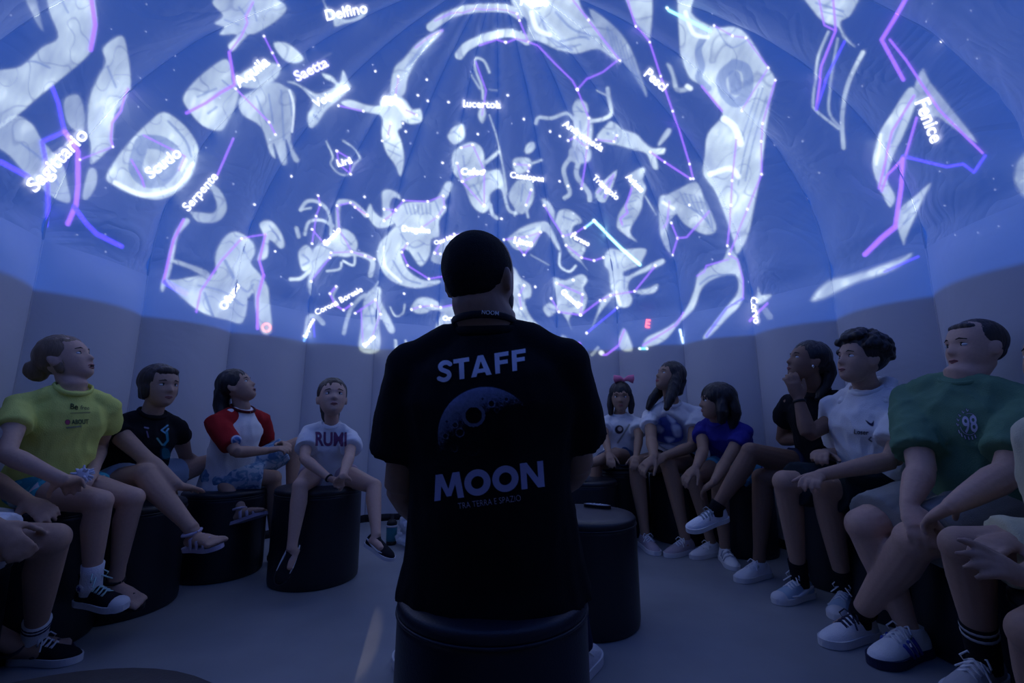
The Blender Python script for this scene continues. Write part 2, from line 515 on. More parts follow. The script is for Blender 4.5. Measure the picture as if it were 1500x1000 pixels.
# black band at the foot of the wall
bb = MB()
for k in range(NG):
    if in_door(k): continue
    a0 = PHASE + k * 15
    inner = [skin_pt(a0 + i * 15 / 8, 0.0, i / 8 - 0.5) for i in range(9)]
    c = Vector((DCX, DCY, 0))
    vs = []
    for p in inner:
        d = (p - c); d.z = 0; d.normalize()
        vs += [p - d * 0.02, p - d * 0.012 + Vector((0, 0, 0.055)), p + d * 0.03 + Vector((0, 0, 0.06)), p + d * 0.03]
    fs = []
    for i in range(8):
        for q in range(4):
            fs.append((i * 4 + q, i * 4 + (q + 1) % 4, (i + 1) * 4 + (q + 1) % 4, (i + 1) * 4 + q))
    fs += [(3, 2, 1, 0), (32, 33, 34, 35)]
    bb.add(vs, fs)
tag(bb.build('baseboard_round', mat('black_band', (0.012, 0.012, 0.018), 0.7)), 'black band running along the foot of the round wall', 'baseboard', kind='structure')

# ------------------------------------------------------------------ poufs
POUF_M = mat('black_leatherette', (0.010, 0.011, 0.017), 0.40, 0.5, bump=0.12, scale=180)
POUF_BLUE = mat('navy_leatherette', (0.009, 0.012, 0.028), 0.40, 0.5, bump=0.12, scale=180)
def pouf(x, y, r, h, label, m=None, group=None, top=None):
    t = thing('pouf', label, 'pouf', (x, y, 0), group)
    k = MB()
    k.lathe((x, y, 0), [(r * 0.96, 0.0), (r * 0.99, 0.008), (r * 1.0, 0.03), (r * 0.995, h * 0.5), (r * 0.985, h - 0.05), (r * 0.98, h - 0.032)])
    k.build('body', m or POUF_M, t)
    c = MB()
    c.lathe((x, y, 0), [(r * 0.975, h - 0.034), (r * 0.99, h - 0.026), (r * 0.985, h - 0.012), (r * 0.95, h - 0.003), (r * 0.7, h + 0.003), (r * 0.2, h + 0.004)])
    c.build('cushion_top', top or m or POUF_M, t)
    s = MB()
    n = 48
    ring = [Vector((x + r * 0.985 * math.cos(2 * math.pi * i / n), y + r * 0.985 * math.sin(2 * math.pi * i / n), h - 0.034)) for i in range(n + 1)]
    s.tube(ring, [0.004] * (n + 1), seg=6, cap=False)
    s.build('piping', m or POUF_M, t)
    return t
# ================================================================== people
def frame_of(o, x, y, z):
    m = Matrix.Identity(4)
    for i in range(3):
        m[i][0], m[i][1], m[i][2], m[i][3] = x[i], y[i], z[i], o[i]
    return m
def ortho(y, up):
    y = Vector(y).normalized(); up = Vector(up); z = (up - y * up.dot(y)).normalized(); x = y.cross(z)
    return x, y, z
def yawdir(deg, pitch=0.0):
    a, p = math.radians(deg), math.radians(pitch)
    return Vector((math.sin(a) * math.cos(p), math.cos(a) * math.cos(p), math.sin(p)))

def hand_geo(mb, wrist, d, nrm, size, thumb=1, curl=(25, 30, 35, 40), spread=6, tcurl=20, tout=45):
    """palm, four fingers and a thumb; nrm is the back of the hand; thumb = +1 on the x side"""
    x, y, z = ortho(d, nrm)
    wr = Vector(wrist); F = lambda a, b, c: wr + x * a * size + y * b * size + z * c * size
    mb.tube([F(0, -.06, 0), F(0, .10, 0), F(.0, .3, .0), F(0, .50, 0)], [(.135 * size, .12 * size), (.17 * size, .12 * size), (.22 * size, .11 * size), (.20 * size, .085 * size)], side=x, seg=12, cap=0.5)
    for i, (off, ln) in enumerate(zip((.155, .052, -.052, -.15), (.46, .51, .47, .37))):
        off *= thumb
        c = math.radians(curl[i]); s = math.radians(spread * (1.5 - i)) * thumb
        p = F(off, .47, .0); pts = [F(off * .9, .38, 0), p]; ang = c * .5
        for q in (.46, .30, .24):
            v = (y * math.cos(ang) - z * math.sin(ang)); v = v + x * math.sin(s) * math.cos(ang); v.normalize()
            p = p + v * (ln * q * size); pts.append(p); ang += c
        mb.tube(pts, [.060 * size, .060 * size, .056 * size, .051 * size, .040 * size], seg=8)
    t = math.radians(tout); tc = math.radians(tcurl)
    v = x * thumb * math.sin(t) + y * math.cos(t) - z * 0.3; v.normalize()
    v2 = x * thumb * math.sin(t - tc) + y * math.cos(t - tc) - z * .35; v2.normalize()
    a = F(.13 * thumb, .08, -.02); b = a + v * .27 * size; c = b + v2 * .19 * size; e = c + v2 * .13 * size
    mb.tube([a, a + v * .12 * size, b, c, e], [.085 * size, .085 * size, .066 * size, .058 * size, .042 * size], seg=8)

HZ = [(.50, .02, -.02, -.08), (.485, .10, .07, -.15), (.45, .19, .16, -.25), (.39, .255, .235, -.34), (.30, .30, .295, -.41), (.20, .322, .330, -.45), (.10, .328, .342, -.46), (.0, .324, .335, -.445), (-.08, .314, .330, -.40), (-.16, .298, .328, -.33), (-.24, .272, .325, -.24), (-.32, .238, .318, -.16), (-.39, .195, .305, -.09), (-.45, .135, .275, -.02), (-.49, .07, .22, .06), (-.505, .02, .17, .10)]
def head_geo(mb, M, nose=1.0):
    """skull, face and ears in head units: x right, y to the face, z up, 1 = chin to crown"""
    R3 = M.to_3x3(); s = R3.col[0].length
    Ru = Matrix([[R3[i][j] / s for j in range(3)] for i in range(3)])
    zs = [h[0] for h in HZ][::-1]; tab = [[h[k] for h in HZ][::-1] for k in (1, 2, 3)]
    nr, na = 44, 56; vs = []; fs = []
    g = lambda v, m, sg: math.exp(-((v - m) / sg) ** 2)
    for j in range(nr + 1):
        z = .5 - 1.004 * (1 - math.cos(math.pi * j / nr)) / 2 * .5 - .502 * j / nr
        w, yf, yb = (float(np.interp(z, zs, t)) for t in tab)
        yc = min(yf - .02, max(yb + .02, -.03 - .12 * min(0, z)))
        for i in range(na):
            a = 2 * math.pi * i / na; c, sn = math.cos(a), math.sin(a)
            x = w * math.copysign(abs(c) ** .92, c)
            y = yc + (yf - yc) * abs(sn) ** .80 if sn >= 0 else yc - (yc - yb) * abs(sn) ** .95
            if sn > 0:
                f = min(1, sn * 2.5); d = 0
                t = min(1, max(0, (.07 - z) / .21))
                if -.22 < z < .09:
                    amp = (.010 + .105 * t ** 1.4) * (1 if z > -.14 else max(0, 1 - (-.14 - z) / .055)) * nose
                    d += amp * g(x, 0, .038 + .028 * t)
                d -= .034 * (g(x, .135, .075) + g(x, -.135, .075)) * g(z, .012, .050)
                d += .014 * g(z, .105, .035) * (g(x, .12, .12) + g(x, -.12, .12))
                d += .016 * (g(x, .17, .09) + g(x, -.17, .09)) * g(z, -.13, .09)
                d += (.026 * g(z, -.262, .020) + .022 * g(z, -.308, .020) - .010 * g(z, -.284, .010)) * g(x, 0, .075)
                d += .022 * g(z, -.41, .05) * g(x, 0, .08) - .012 * g(z, -.355, .025) * g(x, 0, .08)
                y += d * f
            vs.append(M @ Vector((x, y, z)))
    for j in range(nr):
        for i in range(na):
            i2 = (i + 1) % na
            fs.append((j * na + i, (j + 1) * na + i, (j + 1) * na + i2, j * na + i2))
    fs.append(tuple(range(na))); fs.append(tuple(reversed(range(nr * na, (nr + 1) * na))))
    mb.add(vs, fs)
    for q in (-1, 1):
        rot = Matrix.Rotation(math.radians(14 * q), 3, 'Z')
        mb.ell(M @ Vector((q * .345, -.07, -.03)), (.030 * s, .090 * s, .125 * s), Ru @ rot)
        mb.ell(M @ Vector((q * .355, -.115, .01)), (.034 * s, .045 * s, .085 * s), Ru @ rot)

def face_parts(M, parent, skin, eye_open=1.0, brow=(0.02, 0.015, 0.012), lip=(0.34, 0.13, 0.12), mouth=0.0):
    R3 = M.to_3x3(); s = R3.col[0].length; L = lambda a, b, c: M @ Vector((a, b, c))
    Ru = Matrix([[R3[i][j] / s for j in range(3)] for i in range(3)])
    white = mat('eye_white', (0.62, 0.62, 0.64), 0.25, 0.5); dark = mat('eye_iris', (0.02, 0.013, 0.01), 0.15, 0.6)
    lash = mat('lash', (0.012, 0.009, 0.008), 0.7)
    for q in (-1, 1):
        e = MB(); e.ell(L(q * .135, .258, .010), (.072 * s, .052 * s, .036 * s * eye_open), Ru)
        eo = e.build('eye', white, parent)
        i = MB(); i.ell(L(q * .130, .288, .013), (.029 * s, .025 * s, .030 * s * eye_open), Ru); i.build('iris', dark, eo)
        b = MB(); b.tube([L(q * .045, .334, .095), L(q * .12, .330, .118), L(q * .215, .280, .100)], [.010 * s, .015 * s, .007 * s], seg=6)
        b.build('eyebrow', mat('brow_%.3f' % brow[0], brow, 0.9), parent)
        b = MB(); b.tube([L(q * .070, .296, .030), L(q * .135, .306, .046), L(q * .200, .262, .026)], [.005 * s, .009 * s, .005 * s], seg=6)
        b.build('eyelash', lash, parent)
    lm = mat('lips_%.2f' % lip[0], lip, 0.5)
    l = MB()
    l.tube([L(-.085, .318, -.278), L(-.04, .343, -.264), L(0, .347, -.268), L(.04, .343, -.264), L(.085, .318, -.278)], [.006 * s, .017 * s, .015 * s, .017 * s, .006 * s], seg=8)
    l.tube([L(-.08, .316, -.288 - mouth), L(0, .338, -.306 - mouth), L(.08, .316, -.288 - mouth)], [.006 * s, .020 * s, .006 * s], seg=8)
    l.build('lips', lm, parent)
    if mouth:
        l = MB(); l.ell(L(0, .328, -.284 - mouth / 2), (.05 * s, .024 * s, (.010 + mouth / 2) * s), Ru); l.build('mouth', lash, parent)

class Person:
    pass
def person(label, H, skin, pel, neck, yaw, head, hh, face, arms, legs, name='person', build=1.0, group=None, roll=0.0,
           voxel=0.0058, faces=True, barefoot=(), shoulder=None, hand_scale=1.0, bend=None, cat='person', cap_eyes=1.0, mouth=0.0, brow=(0.02, 0.015, 0.012), lip=(0.34, 0.13, 0.12), adult=False, drop=.085, nose=1.0):
    p = Person(); k = H / 1.7; p.k = k; p.b = build; p.H = H
    p.pel = P(*pel); p.neck = P(*neck); p.yaw = yaw
    f = yawdir(yaw); p.f = f; s = Vector((math.cos(math.radians(yaw)), -math.sin(math.radians(yaw)), 0)); p.s = s
    p.up = (p.neck - p.pel).normalized()
    # the shoulder line stays square to the spine
    s2 = (s - p.up * s.dot(p.up)).normalized()
    if shoulder: s2 = (s2 + p.up * shoulder).normalized()
    p.s2 = s2; p.front = p.up.cross(s2) if p.up.cross(s2).dot(f) > 0 else -p.up.cross(s2)
    sw = 0.165 * k * build ** 0.5
    p.sh = {'R': p.neck + s2 * sw - p.up * drop * k, 'L': p.neck - s2 * sw - p.up * drop * k}
    p.hip = {'R': p.pel + s * .085 * k * build, 'L': p.pel - s * .085 * k * build}
    p.el, p.wr, p.kn, p.an, p.toe = {}, {}, {}, {}, {}
    up_l, fo_l, th_l, sh_l, ft_l = .285 * k, .25 * k, .42 * k, .41 * k, .17 * k
    p.hands = {}
    for q in 'LR':
        a = arms.get(q)
        if a is None: continue
        RJ = lambda o, g_, ln: P(g_[0], g_[1], g_[3]) if g_[2] == 'D' else reach(o, g_[0], g_[1], ln * (g_[3] if len(g_) > 3 else 1), g_[2])
        p.el[q] = RJ(p.sh[q], a[0], up_l)
        p.wr[q] = RJ(p.el[q], a[1], fo_l)
        p.hands[q] = a[2]
    for q in 'LR':
        g = legs.get(q)
        if g is None: continue
        if g[0][2] == 'D': p.kn[q] = P(g[0][0], g[0][1], g[0][3])
        else: p.kn[q] = reach(p.hip[q], g[0][0], g[0][1], th_l * (g[0][3] if len(g[0]) > 3 else 1), g[0][2])
        if g[1][2] == 'F':
            p.an[q] = floor_pt(g[1][0], g[1][1], .088 * k)
        elif g[1][2] == 'D': p.an[q] = P(g[1][0], g[1][1], g[1][3])
        else: p.an[q] = reach(p.kn[q], g[1][0], g[1][1], sh_l * (g[1][3] if len(g[1]) > 3 else 1), g[1][2])
        if isinstance(g[2], Vector): p.toe[q] = p.an[q] + g[2].normalized() * ft_l
        else: p.toe[q] = reach(p.an[q], g[2][0], g[2][1], ft_l, g[2][2])
    base = Vector((p.pel.x, p.pel.y, 0))
    p.root = thing(name, label, cat, base, group)
    # torso line, with an optional slump backwards
    mid = p.pel.lerp(p.neck, .5) + (bend or Vector((0, 0, 0)))
    p.spine = [p.pel - p.up * .02 * k, p.pel.lerp(mid, .5) + (bend or Vector()) * .3, mid, p.neck - p.up * .15 * k + (bend or Vector()) * .25, p.neck - p.up * .085 * k, p.neck - p.up * .03 * k, p.neck + p.up * .004 * k]
    B = MB(); kb = k * build
    p.tors = [(.158 * kb, .115 * kb), (.142 * kb, .112 * kb), (.142 * kb, .106 * kb), (.158 * kb, .108 * kb), (.142 * kb, .092 * kb), (.088 * k * build ** .5, .070 * kb), (.054 * k, .054 * k)]
    B.tube(p.spine, p.tors, side=s2, seg=20)
    p.headc = P(*head); p.hh = hh
    fd = yawdir(*face); up0 = Vector((0, 0, 1)) + s * roll
    x, y, z = ortho(fd, up0); p.M = frame_of(p.headc, x * hh, y * hh, z * hh); p.hx, p.hy, p.hz = x, y, z
    nb = p.M @ Vector((0, -.10, -.22))
    nr = (.052 if not adult else .062) * k * build ** .4
    B.tube([p.neck - p.up * .05 * k, p.neck + p.up * .03 * k, p.neck.lerp(nb, .55), nb, p.M @ Vector((0, -.08, .0))], [nr * 1.05, nr * 1.03, nr, nr * .98, nr * .9], seg=14)
    head_geo(B, p.M, nose)
    for q, sg in (('R', 1), ('L', -1)):
        if q in p.el:
            S, E_, W = p.sh[q], p.el[q], p.wr[q]
            B.ell(S, (.050 * kb,) * 3)
            B.tube([p.neck - p.up * .02 * k, (p.neck + S) / 2 + p.up * .006 * k, S], [.046 * kb, .042 * kb, .044 * kb], seg=10)
            B.tube([S, S.lerp(E_, .35), S.lerp(E_, .8), E_], [.050 * kb, .047 * kb, .039 * kb, .038 * kb], seg=12)
            B.tube([E_, E_.lerp(W, .25), E_.lerp(W, .7), W], [.037 * kb, .041 * kb, .031 * kb, .026 * k], seg=12)
            h = p.hands[q]
            d = h.get('dir'); d = (W - E_) if d is None else (P(*d) - W if isinstance(d, tuple) else d)
            hand_geo(B, W, d, h.get('n', Vector((0, 0, 1))), .175 * k * hand_scale, h.get('thumb', 1), h.get('curl', (25, 30, 35, 40)), h.get('spread', 5), h.get('tcurl', 20), h.get('tout', 45))
        if q in p.kn:
            Hh, K, A, T = p.hip[q], p.kn[q], p.an[q], p.toe[q]
            B.ell(Hh, (.085 * kb,) * 3)
            B.tube([Hh, Hh.lerp(K, .4), Hh.lerp(K, .8), K], [.086 * kb, .080 * kb, .062 * kb, .056 * kb], seg=14)
            back = -(T - A).normalized()
            B.ell(K, (.056 * kb,) * 3)
            B.tube([K, K.lerp(A, .28) + back * .012 * k, K.lerp(A, .55) + back * .006 * k, K.lerp(A, .85), A], [.052 * kb, .056 * kb, .046 * kb, .034 * kb, .034 * k], seg=14)
            ft = (T - A).normalized()
            dn = (A - K).normalized(); dn = (dn - ft * dn.dot(ft)).normalized()
            sd = ft.cross(dn)
            if q in barefoot:
                B.tube([A - ft * .05 * k + dn * .055 * k, A + dn * .05 * k, A + ft * .07 * k + dn * .052 * k, A + ft * .13 * k + dn * .062 * k],
                       [(.028 * k, .024 * k), (.033 * k, .036 * k), (.038 * k, .028 * k), (.042 * k, .018 * k)], side=sd, seg=12)
                B.tube([A, A + dn * .05 * k], [.032 * k, .034 * k], seg=10)
                for n_ in range(5):
                    o = (n_ - 2) * .017 * k * (1 if q == 'L' else -1)
                    l = (.052, .05, .045, .038, .030)[n_] * k
                    b0 = A + ft * .125 * k + dn * .066 * k + sd * o
                    B.tube([b0, b0 + ft * l * .6, b0 + ft * l + dn * .004 * k], [.012 * k, .011 * k, .008 * k] if n_ else [.016 * k, .015 * k, .011 * k], seg=8)
            else:
                B.tube([A - ft * .02 * k + dn * .03 * k, A + ft * .06 * k + dn * .035 * k, A + ft * .10 * k + dn * .045 * k], [.028 * k, .026 * k, .02 * k], seg=8)
                B.tube([A, A + dn * .035 * k], [.032 * k, .03 * k], seg=8)
    me = remesh(B, voxel, 5)
    p.body = link_mesh('body', me, skin, p.root)
    if faces: face_parts(p.M, p.root, skin, cap_eyes, brow, lip, mouth)
    return p

def shirt(p, m, name='shirt', sleeve=.55, loose=1.15, hem=.07, fold=.008, sleeve_r=1.45, seed=0.0, voxel=.008, neck=True, hem_w=1.05, arms='LR', collar=1.0, fr=9, rise=0.0):
    k, kb = p.k, p.k * p.b; B = MB()
    sp = list(p.spine); tr = [(a * loose, b * loose * 1.06) for a, b in p.tors]
    low = p.pel - p.up * hem * k
    sp = [low] + sp; tr = [(p.tors[0][0] * loose * hem_w, p.tors[0][1] * loose * hem_w * 1.08)] + tr
    sp[-1] = p.neck + p.up * (.010 + rise) * k; tr[-1] = (.070 * k * collar, .068 * k * collar); tr[-2] = (p.tors[-2][0] * 1.10, p.tors[-2][1] * 1.12)
    B.tube(sp, tr, side=p.s2, seg=24, cap=0.1)
    for q in arms:
        S, E_ = p.sh[q], p.el[q]
        B.ell(S, (.057 * kb * loose / 1.15,) * 3)
        B.tube([p.neck - p.up * .02 * k, (p.neck + S) / 2 + p.up * .007 * k, S], [.052 * kb, .050 * kb, .053 * kb], seg=12)
        e = S.lerp(E_, sleeve)
        B.tube([p.neck.lerp(S, .6) - p.up * .05 * k, S - p.up * .006 * k, S.lerp(E_, sleeve * .6), e], [.066 * kb, .060 * kb * loose / 1.15, .047 * kb * sleeve_r * 0.97, .046 * kb * sleeve_r], seg=16, cap=0.05)
    me = remesh(B, voxel, 3)
    wrinkle(me, fold, fr, seed, (1, 1, .7)); wrinkle(me, fold * .5, fr * 2.4, seed + 5, (1, 1, .6))
    o = link_mesh(name, me, m, p.root)
    # ribbed collar round the neck, a little lower in front
    R = MB(); n = 28
    R.tube([p.neck + p.up * k * (.016 + rise - .020 * (math.cos(a) > 0) * math.cos(a)) + p.s2 * math.sin(a) * .069 * k * collar + p.front * (math.cos(a) * .068 * k * collar + .004)
            for a in [2 * math.pi * i / n for i in range(n + 1)]], [(.011 * k, .006 * k)] * (n + 1), side=p.up, seg=8, cap=False)
    R.build('collar', m, o)
    return o

def shorts(p, m, name='shorts', ln=.6, r=1.2, fold=.005, seed=0.0, voxel=.009, flare=1.05, lens=None):
    k, kb = p.k, p.k * p.b; B = MB()
    B.tube([p.pel - p.up * .05 * k, p.pel, p.pel + p.up * .10 * k], [(.165 * kb, .13 * kb), (.178 * kb, .135 * kb), (.150 * kb, .118 * kb)], side=p.s2, seg=20, cap=.3)
    for q in p.kn:
        Hh, K = p.hip[q], p.kn[q]; l = (lens or {}).get(q, ln)
        B.ell(Hh, (.095 * kb * r / 1.2,) * 3)
        B.tube([Hh, Hh.lerp(K, l * .5), Hh.lerp(K, l)], [.088 * kb * r * .97, .081 * kb * r, .075 * kb * r * flare], seg=16, cap=.05)
    me = remesh(B, voxel, 5)
    wrinkle(me, fold, 12, seed + 2, (1, 1, .8))
    return link_mesh(name, me, m, p.root)

def trousers(p, m, voxel=.009):
    k, kb = p.k, p.k * p.b; B = MB()
    B.tube([p.pel - p.up * .05 * k, p.pel, p.pel + p.up * .10 * k], [(.165 * kb, .13 * kb), (.178 * kb, .135 * kb), (.150 * kb, .118 * kb)], side=p.s2, seg=20, cap=.3)
    for q in p.kn:
        Hh, K, A = p.hip[q], p.kn[q], p.an[q]
        B.ell(Hh, (.095 * kb,) * 3); B.ell(K, (.068 * kb,) * 3)
        B.tube([Hh, Hh.lerp(K, .5), K], [.096 * kb, .088 * kb, .070 * kb], seg=16)
        B.tube([K, K.lerp(A, .4), K.lerp(A, .95)], [.068 * kb, .066 * kb, .058 * kb], seg=16)
    me = remesh(B, voxel, 5); wrinkle(me, .006, 12, 2, (1, 1, .8))
    return link_mesh('trousers', me, m, p.root)

def hair_cap(p, m, grow=1.0, extra=None, name='hair', voxel=.006, fold=.004, c=(0, -.115, .175), r=(.375, .43, .415), tubes=(), ells=(), fr=40, seed=0, it=4):
    """hair mass in head units, tubes: (points, radii) in head units or world vectors"""
    B = MB(); s = p.hh; R3 = p.M.to_3x3(); Ru = Matrix([[R3[i][j] / s for j in range(3)] for i in range(3)])
    B.ell(p.M @ Vector(c), [q * s * grow for q in r], Ru, 24, 16)
    for pts, rad in tubes:
        w = [q if isinstance(q, Vector) else p.M @ Vector(q) for q in pts]
        B.tube(w, [(q[0] * s, q[1] * s) if isinstance(q, tuple) else q * s for q in rad], side=p.hx, seg=12)
    for cc, rr in ells:
        B.ell(cc if isinstance(cc, Vector) else p.M @ Vector(cc), [q * s for q in rr], Ru)
    me = remesh(B, voxel, it)
    if fold: wrinkle(me, fold, fr, seed, (1, 1, .25))
    return link_mesh(name, me, m, p.root)

HW = [(0, .020), (.04, .030), (.12, .035), (.28, .034), (.45, .037), (.6, .042), (.74, .045), (.86, .040), (.95, .027), (1.0, .010)]
HT = [(0, .050), (.04, .066), (.12, .076), (.28, .078), (.45, .070), (.6, .056), (.74, .045), (.86, .037), (.95, .028), (1.0, .014)]
def shoe(p, q, upper, sole, L=None, name='shoe', lace=None, high=0.0, sole_h=.026, toecap=None, stripe=None, sock=None, sock_h=.07, up=None, flat=False, stripe_kind='bar', tongue=None, sock_band=None, patch=None, label=None):
    k = p.k; A, T = p.an[q], p.toe[q]; L = L or .262 * k
    y = (T - A).normalized()
    if flat: y = Vector((y.x, y.y, 0)).normalized()
    upv = Vector(up) if up is not None else (p.kn[q] - A)
    if flat: upv = Vector((0, 0, 1))
    z = (upv - y * upv.dot(y)).normalized(); x = y.cross(z)
    c = L / .262
    o = A - y * .26 * L - z * .082 * c
    if flat: o.z = 0.002
    F = frame_of(o, y, -x, z)          # local: x to the toe, y sideways, z up
    def G(a, b, cc): return F @ Vector((a * L, b * c, cc * c))
    B = MB(); vs = []; fs = []; n = 11
    for (t, w), (_, h) in zip(HW, HT):
        for i in range(n):
            a = math.pi * i / (n - 1)
            vs.append(G(t, w * math.cos(a) * (1 if 0 < i < n - 1 else .96), .012 + (h) * math.sin(a) ** .8))
    m_ = len(HW)
    for j in range(m_ - 1):
        for i in range(n - 1): fs.append((j * n + i, j * n + i + 1, (j + 1) * n + i + 1, (j + 1) * n + i))
        fs.append((j * n + n - 1, j * n, (j + 1) * n, (j + 1) * n + n - 1))
    fs.append(tuple(range(n))); fs.append(tuple(reversed(range((m_ - 1) * n, m_ * n))))
    B.add(vs, fs)
    ax = G(.24, 0, .07); a2 = ax + z * (.018 + high) * c
    B.tube([ax - z * .02 * c, a2.lerp(ax, .4), a2], [(.034 * c, .044 * c), (.034 * c, .042 * c), (.036 * c, .044 * c)], side=x, seg=14, cap=.1)
    me = remesh(B, .0055, 3)
    so = link_mesh(name, me, upper, p.root)
    if label: so['label'] = label
    S = MB()
    out = [(t * L * 1.02 - .004 * c, w * 1.07 * c) for t, w in HW] + [(t * L * 1.02 - .004 * c, -w * 1.07 * c) for t, w in reversed(HW)]
    out = catmull(out, True, 2)
    S.prism(out, 0.0, sole_h * c, F); S.build('sole', sole, so, smooth=False)
    if lace is not None:
        W = MB()
        for t in (.40, .47, .54, .61):
            h = .012 + np.interp(t, [a for a, _ in HT], [b for _, b in HT])
            W.tube([G(t - .015, -.022, h * .86), G(t, 0, h + .004), G(t + .015, .022, h * .86)], [.0035 * c] * 3, seg=6)
            W.tube([G(t + .015, -.022, h * .86), G(t, 0, h + .007), G(t - .015, .022, h * .86)], [.0035 * c] * 3, seg=6)
        if high:
            for i in range(3):
                zz = .09 + high * (i + .5) / 3.2
                W.tube([G(.36, -.02, zz), G(.40, 0, zz + .006), G(.36, .02, zz)], [.0035 * c] * 3, seg=6)
        zz = .088 + high * .9
        for sg in (-1, 1):
            W.tube([G(.38, 0, zz), G(.42, .022 * sg, zz + .012), G(.46, .035 * sg, zz - .004), G(.43, .03 * sg, zz - .02), G(.39, .004 * sg, zz - .002)], [.003 * c] * 5, seg=6)
            W.tube([G(.38, 0, zz), G(.45, .016 * sg, zz - .012), G(.52, .04 * sg, zz - .035)], [.003 * c] * 3, seg=6)
        W.build('lace', lace, so)
    if toecap is not None:
        W = MB(); W.ell(G(.85, 0, .018), (.042 * L / .262, .042 * c, .034 * c), F.to_3x3()); W.build('toe_cap', toecap, so)
    def side_at(t, zf, sg):
        w = np.interp(t, [a for a, _ in HW], [b for _, b in HW]); h = np.interp(t, [a for a, _ in HT], [b for _, b in HT])
        a = math.asin(min(1, max(0, zf)) ** 1.25)
        return G(t, sg * (w * math.cos(a) + .0022), .012 + h * zf)
    if stripe is not None:
        if stripe_kind == 'velcro':
            for t in (.36, .5, .64):
                W = MB(); h = .014 + np.interp(t, [a for a, _ in HT], [b for _, b in HT])
                W.tube([side_at(t, .35, -1), side_at(t, .8, -1), G(t, 0, h + .002), side_at(t, .8, 1), side_at(t, .35, 1)], [(.011 * c, .003 * c)] * 5, side=F.to_3x3() @ Vector((1, 0, 0)), seg=8)
                W.build('strap', stripe, so)
        else:
            for sg in (-1, 1):
                if stripe_kind == 'bar':
                    for t in (.38, .47, .56):
                        W = MB(); W.tube([side_at(t - .05, .15, sg), side_at(t, .5, sg), side_at(t + .03, .78, sg)], [.0065 * c] * 3, seg=6); W.build('stripe', stripe, so)
                else:
                    W = MB(); W.tube([side_at(.06, .62, sg), side_at(.2, .50, sg), side_at(.38, .34, sg), side_at(.55, .28, sg), side_at(.72, .5, sg)], [.004 * c, .008 * c, .010 * c, .007 * c, .003 * c], seg=8); W.build('stripe', stripe, so)
    if patch is not None:
        st = [(math.cos(math.pi / 2 + i * math.pi / 5) * (.012 if i % 2 == 0 else .005), math.sin(math.pi / 2 + i * math.pi / 5) * (.012 if i % 2 == 0 else .005)) for i in range(10)]
        for sg in (-1, 1):
            W = MB(); W.tube([G(.24, sg * .037, .07 + high * .35), G(.24, sg * .041, .07 + high * .35)], [.019 * c] * 2, seg=20, cap=.05)
            W.build('ankle_patch', patch[0], so)
            fr = frame_of(G(.24, sg * .0425, .07 + high * .35), F.to_3x3().col[0], F.to_3x3().col[2], F.to_3x3().col[1] * sg)
            W = MB(); W.prism([(a * c, b * c) for a, b in st], -.001, .002, fr); W.build('star', patch[1], so, smooth=False)
    if sock is not None:
        d = (p.kn[q] - A).normalized(); W = MB()
        a0 = A - z * .03 * c
        W.tube([a0, A + d * .01, A + d * sock_h * .6, A + d * sock_h], [.040 * k, .040 * k, .041 * k * p.b ** .5, .043 * k * p.b ** .5], seg=18, cap=.05)
        sk = W.build('sock', sock, p.root)
        if sock_band is not None:
            for i in range(2):
                W = MB(); t = sock_h * (.72 + .18 * i)
                W.tube([A + d * (t - .004), A + d * (t + .004)], [.0432 * k * p.b ** .5] * 2, seg=18, cap=.02); W.build('band', sock_band, sk)
    return so

def sandal(p, q, m, sole=None, straps=2, flat=False, back=True):
    k = p.k; A, T = p.an[q], p.toe[q]; ft = (T - A).normalized()
    dn = (A - p.kn[q]).normalized(); dn = (dn - ft * dn.dot(ft)).normalized(); sd = ft.cross(dn)
    F = frame_of(A + dn * .080 * k, ft, sd, -dn)
    S = MB()
    out = catmull([(t * .25 * k - .075 * k, w * k) for t, w in HW] + [(t * .25 * k - .075 * k, -w * k) for t, w in reversed(HW)], True, 2)
    S.prism(out, -.018 * k, .002 * k, F)
    so = S.build('sandal', sole or m, p.root, smooth=False)
    W = MB()
    for i in range(straps):
        xx = (.115 - i * .045) * k; hh = (.040 + i * .012) * k
        W.tube([F @ Vector((xx, -.043 * k, 0)), F @ Vector((xx - .004, -.034 * k, hh * .7)), F @ Vector((xx - .008, 0, hh)), F @ Vector((xx - .004, .034 * k, hh * .7)), F @ Vector((xx, .043 * k, 0))],
               [(.011 * k, .003 * k)] * 5, side=ft, seg=8)
    if back:
        n = 10
        W.tube([A + ft * .028 * k + dn * .012 * k + (-ft * (.036 * k * (1 - math.cos(a))) + sd * (.040 * k * math.sin(a)) - ft * .0) for a in [2 * math.pi * i / n for i in range(n + 1)]], [.008 * k] * (n + 1), seg=8, cap=False)
    W.build('strap', m, so)
    return so
# ------------------------------------------------------------------ materials of people
def skin_mat(n, c): return mat('skin_' + n, c, 0.55, 0.35, bump=0.08, scale=90, var=0.10, sss=0.08)
SK = {'fair': skin_mat('fair', (.58, .37, .28)), 'mid': skin_mat('mid', (.44, .275, .20)), 'tan': skin_mat('tan', (.34, .21, .145)), 'dark': skin_mat('dark', (.23, .13, .088))}
def cloth(n, c, rough=.85, var=.06, bump=.25, scale=260): return mat('cloth_' + n, c, rough, .15, bump=bump, scale=scale, var=var)
def hairm(n, c): return mat('hair_' + n, c, .45, .5, bump=.7, scale=70, var=.35, stretch=(1, 1, .12))
HB = hairm('black', (.012, .009, .009)); HD = hairm('dark_brown', (.035, .021, .014)); HL = hairm('dark_blond', (.20, .125, .07))
WHITE = cloth('white', (.82, .82, .84)); BLACK = cloth('black', (.010, .010, .013)); RUBW = mat('white_rubber', (.70, .70, .72), .6); RUBB = mat('black_rubber', (.012, .012, .014), .6)
PRINT = print_mat('shirt_print')

